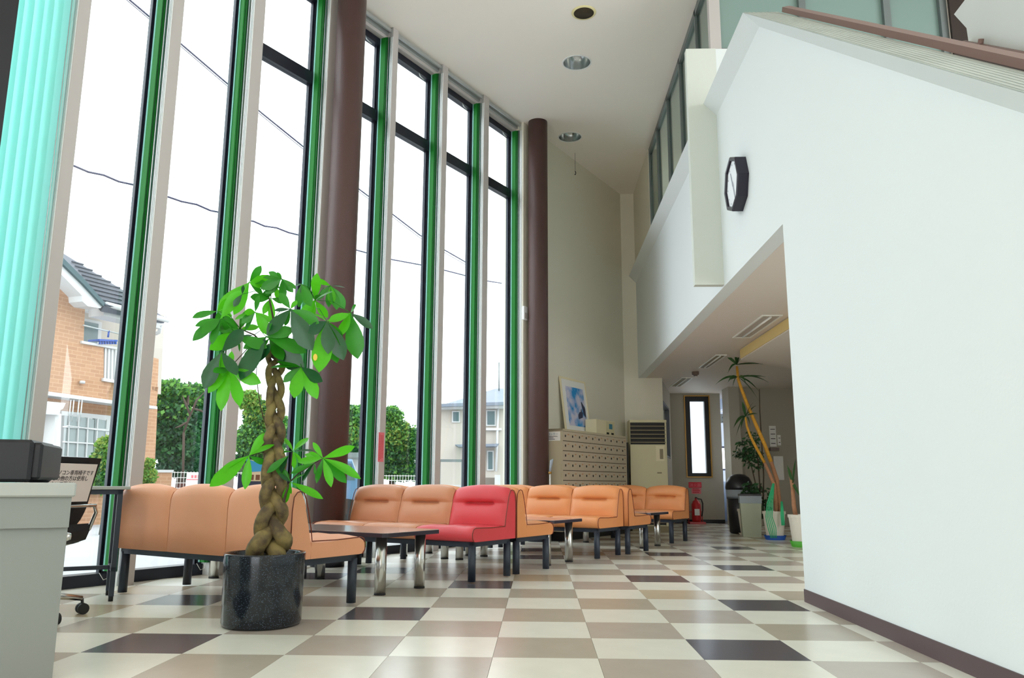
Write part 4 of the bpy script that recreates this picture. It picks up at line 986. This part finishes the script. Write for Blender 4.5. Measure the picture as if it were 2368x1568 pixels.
# railing
hp('balcony_ledge', 'far_white', [(190, 788), (272, 803), (272, 808), (190, 794)], -.05, .3)
hp('balcony_ledge', 'far_white', [(239, 874), (270, 879), (270, 886), (239, 881)], -.05, .3)
for k in range(4): hp('baluster', 'far_white', [(243 + k * 8, 805 + k * 1.3), (247 + k * 8, 806 + k * 1.3), (245 + k * 8, 877 + k), (241 + k * 8, 877 + k)], 0, .06)
# laundry pole and blue clip hanger
HB_(MB().tube(poly([(192, 752), (276, 772)], -.1), .015, 6), 'laundry_pole', 'aluminium')
b = MB(); b.tube(poly([(252, 765), (250, 780)], -.1), .02, 5)
b.prism(poly([(230, 784), (272, 786), (272, 790), (230, 788)], -.15), un * .3)
for k in range(7): b.prism(poly([(231 + k * 6, 788), (234 + k * 6, 788), (234 + k * 6, 796), (231 + k * 6, 796)], -.1), un * .03)
HB_(b, 'clip_hanger', 'clip_blue')
# ground floor
hp('ground_wall', 'house_brick', [(60, 905), (364, 944), (352, 1210), (60, 1225)], .35, .2)
hp('canopy', 'far_white', [(98, 927), (152, 932), (146, 945), (140, 948), (137, 960), (98, 957)], -.1, .45)
hp('door_jamb', 'far_white', [(128, 955), (142, 957), (133, 1205), (118, 1206)], -.05, .4)
hp('window_frame', 'far_white', [(143, 950), (262, 962), (254, 1140), (134, 1142)], .22, .12)
for (x0, x1) in ((149, 182), (199, 218), (220, 250)):
    hp('window_pane', 'far_curtain', [(x0, 960 + (x0 - 143) * .1), (x1 + 21, 963 + (x1 - 143) * .1) if x0 == 149 else (x1, 963 + (x1 - 143) * .1), (x1 + 12 if x0 == 149 else x1 - 6, 1130), (x0 - 7, 1130)], .15, .07)
for k in range(3): hp('window_bar', 'far_white', [(146, 985 + k * 35), (256, 993 + k * 34), (256, 996 + k * 34), (146, 988 + k * 35)], .12, .03)
for k in range(5): hp('window_bar', 'far_white', [(160 + k * 22, 962 + k * 2), (162 + k * 22, 962 + k * 2), (155 + k * 21, 1128), (153 + k * 21, 1128)], .12, .03)
b = MB()
for x in (161, 168, 180, 187): b.tube(poly([(x + 3, 925), (x, 955), (x - 2, 975)], -.5), .012, 5)
b.tube(poly([(155, 985), (262, 999)], -.6), .014, 5); HB_(b, 'laundry_bracket', 'aluminium')
HB_(MB().lathe([(0, 0), (.05, .0), (.05, .05), (0, .06)], 12, Matrix.Translation(fc_(190, 887, -.06))), 'vent_cap', 'far_white')
# roof: plane from the eave up to the ridge, hip at the far end
E0, E1 = fc_(240, 708, -.45), fc_(384, 738, -.45)
ez = (E0.z + E1.z) / 2; E0.z = ez; E1.z = ez
up = (un * 1.0 + Vector((0, 0, .62))).normalized(); rn = uu.cross(up).normalized()
def onr(x, y): return atp(x, y, E0, rn)
roofpts = [onr(240, 708), onr(384, 738), onr(340, 705), onr(150, 588), onr(60, 535), onr(60, 545), onr(145, 597)]
HB_(MB().prism(roofpts, rn * -.12 if rn.z > 0 else rn * .12), 'roof', 'roof_slate')
sgn_ = 1 if rn.z > 0 else -1; rows = MB()
for k in range(11):
    t_ = k / 11; a = roofpts[0].lerp(roofpts[3], t_) ; c = roofpts[1].lerp(roofpts[3], t_)
    dd = (c - a); 
    if dd.length < .3: continue
    rows.tube([a + rn * .03 * sgn_, c + rn * .03 * sgn_], .022, 4)
HB_(rows, 'roof_course', 'roof_slate')['kind'] = 'stuff'
hp('bargeboard', 'far_white', [(60, 548), (143, 606), (196, 658), (240, 706), (232, 713), (203, 708), (191, 697), (190, 684), (143, 636), (60, 580)], -.5, .35)
hp('verge_strip', 'roof_edge', [(60, 538), (146, 596), (196, 646), (246, 704), (240, 708), (194, 658), (143, 608), (60, 550)], -.56, .08)
HB_(MB().tube([E0 - un * .06, E1 - un * .06], .055, 8), 'gutter', 'far_white')
hp('soffit', 'far_white', [(240, 712), (384, 742), (376, 752), (372, 760), (240, 730)], -.3, .4)
HB_(MB().tube([fc_(372, 752, -.3), fc_(368, 768, -.2), fc_(360, 772, 0)], .04, 6), 'downpipe', 'far_white')

# leafy things
def foliage(b, c, rx, ry, rz, n, size, cols, rr):
    for _ in range(int(n * 3.2)):
        v = Vector((rr.gauss(0, 1), rr.gauss(0, 1), rr.gauss(0, 1))).normalized() * (rr.random() ** .33) * (rr.uniform(.8, 1.18) if rr.random() < .3 else 1)
        p = c + Vector((v.x * rx, v.y * ry, v.z * rz)); d = Vector((rr.uniform(-1, 1), rr.uniform(-1, 1), rr.uniform(-1, .6))).normalized(); e = d.orthogonal().normalized().lerp(d.cross(d.orthogonal()).normalized(), rr.random()).normalized(); ln = size * rr.uniform(.35, .85)
        b.cur = rr.choice(cols); b.add([p, p + d * ln * .5 + e * ln * .35, p + d * ln, p + d * ln * .5 - e * ln * .35], [(0, 1, 2, 3)])
FM = ['tree_light', 'tree_mid', 'tree_dark', 'tree_yellow']
def tree(name, label, cat, d, trunkpx, blobs, size, group=None):
    r2_ = random.Random(label); bx_ = atd(trunkpx[0], 1119, d); t = thing(name, label, cat, (bx_.x, bx_.y, gz), 0)
    o0 = Vector((bx_.x, bx_.y, gz)); sc = d / 1852
    ztop = (1119 - min(b_[1] for b_ in blobs)) * sc * 1.03 + .8
    if trunkpx[1]: MB().tube([(0, 0, 0), (.05, 0, ztop * .5), (0, .05, ztop)], [trunkpx[1], trunkpx[1] * .7, .02], 8).build('trunk', 'trunk_far', t)
    b = MB()
    for (x, y, rx, rz, n, cols) in blobs:
        c = atd(x, y, d) - o0; foliage(b, c, rx * sc, rx * sc * .9, rz * sc, n, size, cols, r2_)
    o = b.build('foliage', None, t, mats=FM); o['kind'] = 'stuff'
    return t
tree('conifer_tree', 'dark green bushy conifer right of the brick house', 'tree', 24, (416, .16), [(395, 905, 34, 22, 900, [1, 0]), (385, 950, 42, 28, 1400, [1, 2, 0]), (395, 1000, 48, 30, 1700, [1, 2]), (410, 1045, 44, 26, 1400, [2, 1]), (420, 1082, 48, 16, 700, [2]), (372, 905, 20, 14, 300, [0, 1])], .22)
tree('tree', 'light green tree behind the conifer, left of the second fin', 'tree', 27, (465, .14), [(455, 915, 34, 24, 800, [1, 0]), (500, 960, 30, 40, 800, [1, 0]), (470, 975, 42, 32, 1300, [1, 2]), (465, 1040, 46, 36, 1500, [1, 2]), (480, 1085, 44, 20, 900, [2, 1])], .24)
b = MB(); tb = atd(440, 960, 23)
t = thing('bare_branch', 'pale bare branches showing in front of the trees', 'branch', (tb.x, tb.y, gz), 0)
def bb(x, y): return atd(x, y, 23.0) - Vector((tb.x, tb.y, gz))
for L in ([(425, 1000), (440, 960), (455, 925), (475, 905)], [(440, 960), (430, 935), (422, 915)], [(447, 945), (465, 950), (480, 960)], [(435, 975), (418, 985), (405, 990)]): b.tube([bb(*p) for p in L], [.03] * (len(L) - 1) + [.01], 6)
b.tube([bb(425, 1000), bb(423, 1119)], .035, 6); b.build('branches', 'trunk_far', t)
tree('tree', 'yellowish green tree seen right behind the trunk of the potted tree', 'tree', 31, (590, .15), [(575, 925, 26, 22, 700, [3, 0]), (600, 960, 34, 34, 1300, [0, 1, 3]), (590, 1020, 44, 44, 1900, [1, 0]), (570, 1075, 40, 28, 900, [1, 2]), (620, 1085, 50, 24, 900, [1, 2]), (650, 1000, 22, 40, 700, [1, 0])], .22)
tree('tree', 'light green tree between the near column and the pink notice', 'tree', 27, (830, .15), [(815, 965, 34, 26, 1000, [0, 1]), (830, 1010, 44, 34, 1500, [1, 0, 3]), (820, 1040, 40, 24, 700, [1, 2]), (835, 1085, 50, 22, 800, [2, 1])], .22)
tree('tree', 'broad bright green tree right of the pink notice', 'tree', 31, (905, .16), [(905, 965, 24, 26, 900, [0, 1]), (915, 1010, 40, 40, 2000, [0, 1, 3]), (905, 1060, 46, 36, 1800, [1, 2, 0]), (950, 1030, 30, 44, 900, [0, 1]), (930, 1090, 60, 20, 1100, [1, 2, 0])], .2)
tree('shrub', 'yellow green shrub in front of the ground floor window of the brick house', 'shrub', 15, (245, .04), [(248, 1030, 20, 18, 500, [3, 0]), (240, 1070, 26, 26, 900, [3, 0, 1]), (235, 1110, 34, 26, 900, [0, 1])], .1)
tree('shrub', 'small yellow green shrub at the corner of the brick house', 'shrub', 17.5, (345, .03), [(345, 1075, 10, 14, 220, [3, 0]), (344, 1100, 16, 18, 420, [3, 0]), (340, 1135, 20, 20, 300, [0, 1])], .09)

def front(d, az):   # frame facing the camera at distance d
    c = atd(az, 1119, d); return c, Vector((c.y, -c.x, 0)).normalized()
def wallthing(name, label, cat, m, d, x0, y0, x1, y1, th=.15, zbot=None):
    c, ex_ = front(d, (x0 + x1) / 2); nrm = Vector((c.x, c.y, 0)).normalized()
    a = atp(x0, y0, c, nrm); b_ = atp(x1, y1, c, nrm); zb__ = gz if zbot is None else b_.z
    t = thing(name, label, cat, (a.x, a.y, gz), 0); L = (Vector((b_.x, b_.y, 0)) - Vector((a.x, a.y, 0))).length
    Mx = frameM((0, 0, 0), Vector((b_.x - a.x, b_.y - a.y, 0)), (0, 0, 1)); return t, Mx, L, a.z - gz, zb__ - gz
t, Mx, L, H_, zb_2 = wallthing('garden_wall', 'low orange brick garden wall with a white coping beyond the first sofa', 'wall', None, 19.5, 330, 1086, 396, 1120)
MB().box((0, 0, 0), (L, .18, H_ - .06), Mx).build('bricks', 'house_brick', t); MB().box((-.03, -.03, H_ - .06), (L + .03, .21, H_), Mx).build('coping', 'far_white', t)
def meshfence(label, d, x0, x1, y0, n, cols='paper_white'):
    t, Mx, L, H_, _ = wallthing('wire_fence', label, 'fence', None, d, x0, y0, x1, 1125)
    k = 0
    while k * 1.1 < L + .1:
        MB().box((k * 1.1 - .025, 0, 0), (k * 1.1 + .025, .05, H_), Mx).build('post', cols, t); k += 1
    b = MB()
    for i in range(int(L / .07)): b.box((i * .07, .02, .1), (i * .07 + .008, .028, H_), Mx)
    for i in range(9): b.box((0, .015, .12 + i * (H_ - .15) / 8), (L, .025, .132 + i * (H_ - .15) / 8), Mx)
    b.build('wire_mesh', cols, t)['kind'] = 'stuff'; return t, Mx, L, H_
t, Mx, L, H_ = meshfence('white wire fence with a sign on it, left part beyond the first sofa', 20.2, 396, 660, 1090, 9)
sgM = atd(432, 1093, 20.0); sg2 = atd(476, 1121, 20.0); c, ex_ = front(20.0, 454)
t = thing('fence_sign', 'white sign with red lettering hanging on the wire fence', 'sign', (sgM.x, sgM.y, sg2.z), 0)
Mx = frameM((0, 0, 0), Vector((sg2.x - sgM.x, sg2.y - sgM.y, 0)), (0, 0, 1)); w_ = math.hypot(sg2.x - sgM.x, sg2.y - sgM.y); hh = sgM.z - sg2.z
MB().box((0, -.01, 0), (w_, .01, hh), Mx).build('board', 'paper_white', t); MB().box((0, -.013, hh * .38), (w_, -.01, hh * .46), Mx).build('stripe', 'paper_pink', t)
b = MB()
for k in range(5): b.box((.1 + k * .07, -.013, hh * .55), (.15 + k * .07, -.01, hh * .8), Mx)
b.build('print', 'paper_pink', t)
meshfence('white wire fence in front of the bright tree right of the pink notice', 20.5, 880, 1010, 1098, 9)
# carport and vehicles near the column
t, Mx, L, H_, _ = wallthing('carport', 'pale carport with a grey flat roof, right of the near column', 'carport', None, 22, 785, 1046, 845, 1120)
MB().box((0, 0, H_ - .12), (L, 2.2, H_), Mx).build('roof', 'frame_grey', t)
for x in (.05, L - .1): MB().box((x, .02, 0), (x + .07, .09, H_ - .12), Mx).build('post', 'aluminium', t)
MB().box((0, 2.1, 0), (L, 2.15, H_ - .12), Mx).build('back_wall', 'far_white', t)
def car(label, d, x0, x1, ytop, m):
    t, Mx, L, H_, _ = wallthing('car', label, 'car', None, d, x0, ytop, x1, 1180)
    prof = [(0, .28), (.02, .62), (.10, .78), (.30, .86), (.40, H_ * .98), (.52, H_), (.86, H_ * .99), (.97, H_ * .66), (1, .55), (.99, .28)]
    b = MB(); b.loft([[Mx @ Vector((x * L * (1 if 0 < i < 5 else 1), y, z * (1 if i in (1, 2, 3) else .97))) for x, z in prof] for i, y in enumerate((0, .04, .4, 1.2, 1.6, 1.65))], smooth=False); b.build('body', m, t)
    MB().prism([Mx @ Vector((x * L, -.006, z)) for x, z in ((.36, .90), (.44, H_ * .93), (.60, H_ * .94), (.60, .90))], Mx.to_3x3() @ Vector((0, .01, 0))).build('window', 'far_glass', t)
    MB().prism([Mx @ Vector((x * L, -.006, z)) for x, z in ((.62, .90), (.62, H_ * .94), (.85, H_ * .93), (.90, .90))], Mx.to_3x3() @ Vector((0, .01, 0))).build('window', 'far_glass', t)
    for x in (.17, .82):
        c = Mx @ Vector((x * L, -.02, .3)); e1 = Mx.to_3x3() @ Vector((1, 0, 0)); e2 = Vector((0, 0, 1)); ey = Mx.to_3x3() @ Vector((0, .18, 0))
        MB().loft([[c + e1 * .3 * cos(a) + e2 * .3 * sin(a) + ey * k for a in [2 * pi * i / 20 for i in range(20)]] for k in (0, 1)]).build('wheel', 'black_rubber', t)
    return t
car('pale blue small car parked outside, right of the near column', 13.5, 640, 838, 1058, 'car_blue')
# cream house to the right
d2 = 27.; c2_, ex2 = front(d2, 1085); n2 = Vector((c2_.x, c2_.y, 0)).normalized(); H2 = thing('cream_house', 'cream two-storey house with a pale hipped roof through the right windows', 'house', (c2_.x, c2_.y, gz), 0); o2 = Vector((c2_.x, c2_.y, gz))
def g2(x, y, off=0.): return atp(x, y, c2_ + n2 * off, n2) - o2
def h2(nm, m, P_, off, th): return MB().prism([g2(x, y, off) for x, y in P_], n2 * th).build(nm, m, H2)
zz = g2(1000, 1119).z
h2('wall', 'far_cream', [(1017, 940), (1175, 940), (1175, 1135), (1017, 1135)], 0, 4)
h2('eave', 'far_white', [(1008, 940), (1180, 936), (1180, 943), (1008, 946)], -.4, 4.6)
R0, R1, R2, R3 = g2(1006, 941, -.5), g2(1182, 936, -.5), g2(1182, 936, 5), g2(1006, 941, 5); A0, A1 = g2(1148, 898, 2.2), g2(1165, 898, 2.2)
b = MB(); b.add([R0, R1, R2, R3, A0, A1], [(0, 1, 5, 4), (1, 2, 5), (2, 3, 4, 5), (3, 0, 4), (0, 3, 2, 1)]); b.build('roof', 'far_roof', H2)
h2('gutter', 'far_roof', [(1006, 934), (1181, 929), (1181, 936), (1006, 941)], -.6, .12)
for (x0, y0, x1, y1) in ((1045, 950, 1064, 977), (1124, 948, 1147, 985), (1126, 1042, 1142, 1088)):
    h2('window', 'far_white', [(x0, y0), (x1, y0), (x1, y1), (x0, y1)], -.06, .1); h2('pane', 'far_glass', [(x0 + 3, y0 + 3), (x1 - 3, y0 + 3), (x1 - 3, y1 - 3), (x0 + 3, y1 - 3)], -.08, .04)
h2('ledge', 'far_white', [(1120, 990), (1160, 990), (1160, 995), (1120, 995)], -.15, .2)
h2('porch_roof', 'far_roof', [(1052, 1028), (1155, 1026), (1150, 1032), (1060, 1033)], -.8, .9)
MB().tube([g2(1152, 945, -.1), g2(1150, 1000, -.1), g2(1147, 1090, -.1)], .04, 6).build('downpipe', 'far_white', H2)
MB().tube([g2(1154, 905, 1.8), g2(1154, 838, 1.8)], .025, 6).build('antenna', 'frame_grey', H2)
t, Mx, L, H_, _ = wallthing('shed', 'pale flat-topped shed with a grey beam in front of the cream house', 'shed', None, 21, 1015, 1062, 1066, 1130)
MB().box((0, .1, 0), (L, 1.2, H_ * .55), Mx).build('body', 'far_white', t); MB().box((-.3, 0, H_ - .07), (L + .2, .08, H_), Mx).build('beam', 'frame_grey', t)
for x in (.0, L): MB().box((x, 0, 0), (x + .05, .05, H_), Mx).build('post', 'frame_grey', t)
t, Mx, L, H_, _ = wallthing('block_wall', 'grey block wall with a white gate post below the cream house', 'wall', None, 20, 1112, 1104, 1170, 1130)
for r_ in range(5):
    for k in range(int(L / .4)): MB().box((k * .4 + .01, 0, r_ * H_ / 5 + .01), (k * .4 + .39, .12, (r_ + 1) * H_ / 5 - .005), Mx).build('block', 'frame_grey' if (k + r_) % 3 == 0 else 'kerb', t)
MB().box((L * .55, -.1, 0), (L * .55 + .14, .04, H_ + .06), Mx).build('gate_post', 'far_white', t)
# far hazy row of trees behind everything on the left
# overhead cables
def cable(label, L, r_):
    pts = [atn(x, y, -13.5) for x, y in L]; t = thing('overhead_cable', label, 'cable', pts[0], 0)
    MB().tube([p - pts[0] for p in pts], r_, 5).build('strand', 'wire', t)
w1 = [(120, 372), (170, 383), (205, 398), (240, 405), (275, 420), (312, 428), (350, 446), (388, 455), (420, 466), (455, 473), (487, 487), (518, 493), (555, 506), (587, 512), (612, 523), (640, 527), (668, 538), (697, 545), (760, 566), (823, 578), (905, 600), (970, 612), (1028, 625), (1075, 637), (1128, 650), (1160, 655)]
w2 = [(230, -60), (300, 0), (357, 48), (425, 107), (543, 208), (606, 262), (710, 346), (830, 437), (910, 497), (970, 543), (1028, 578), (1075, 605), (1125, 637)]
cable('wavy lower overhead cable crossing all the windows', w1, .02)
cable('steep upper overhead cable crossing the windows', w2, .02)
cable('thin twin cable just under the steep overhead cable', [(x, y + 6) for x, y in w2], .009)
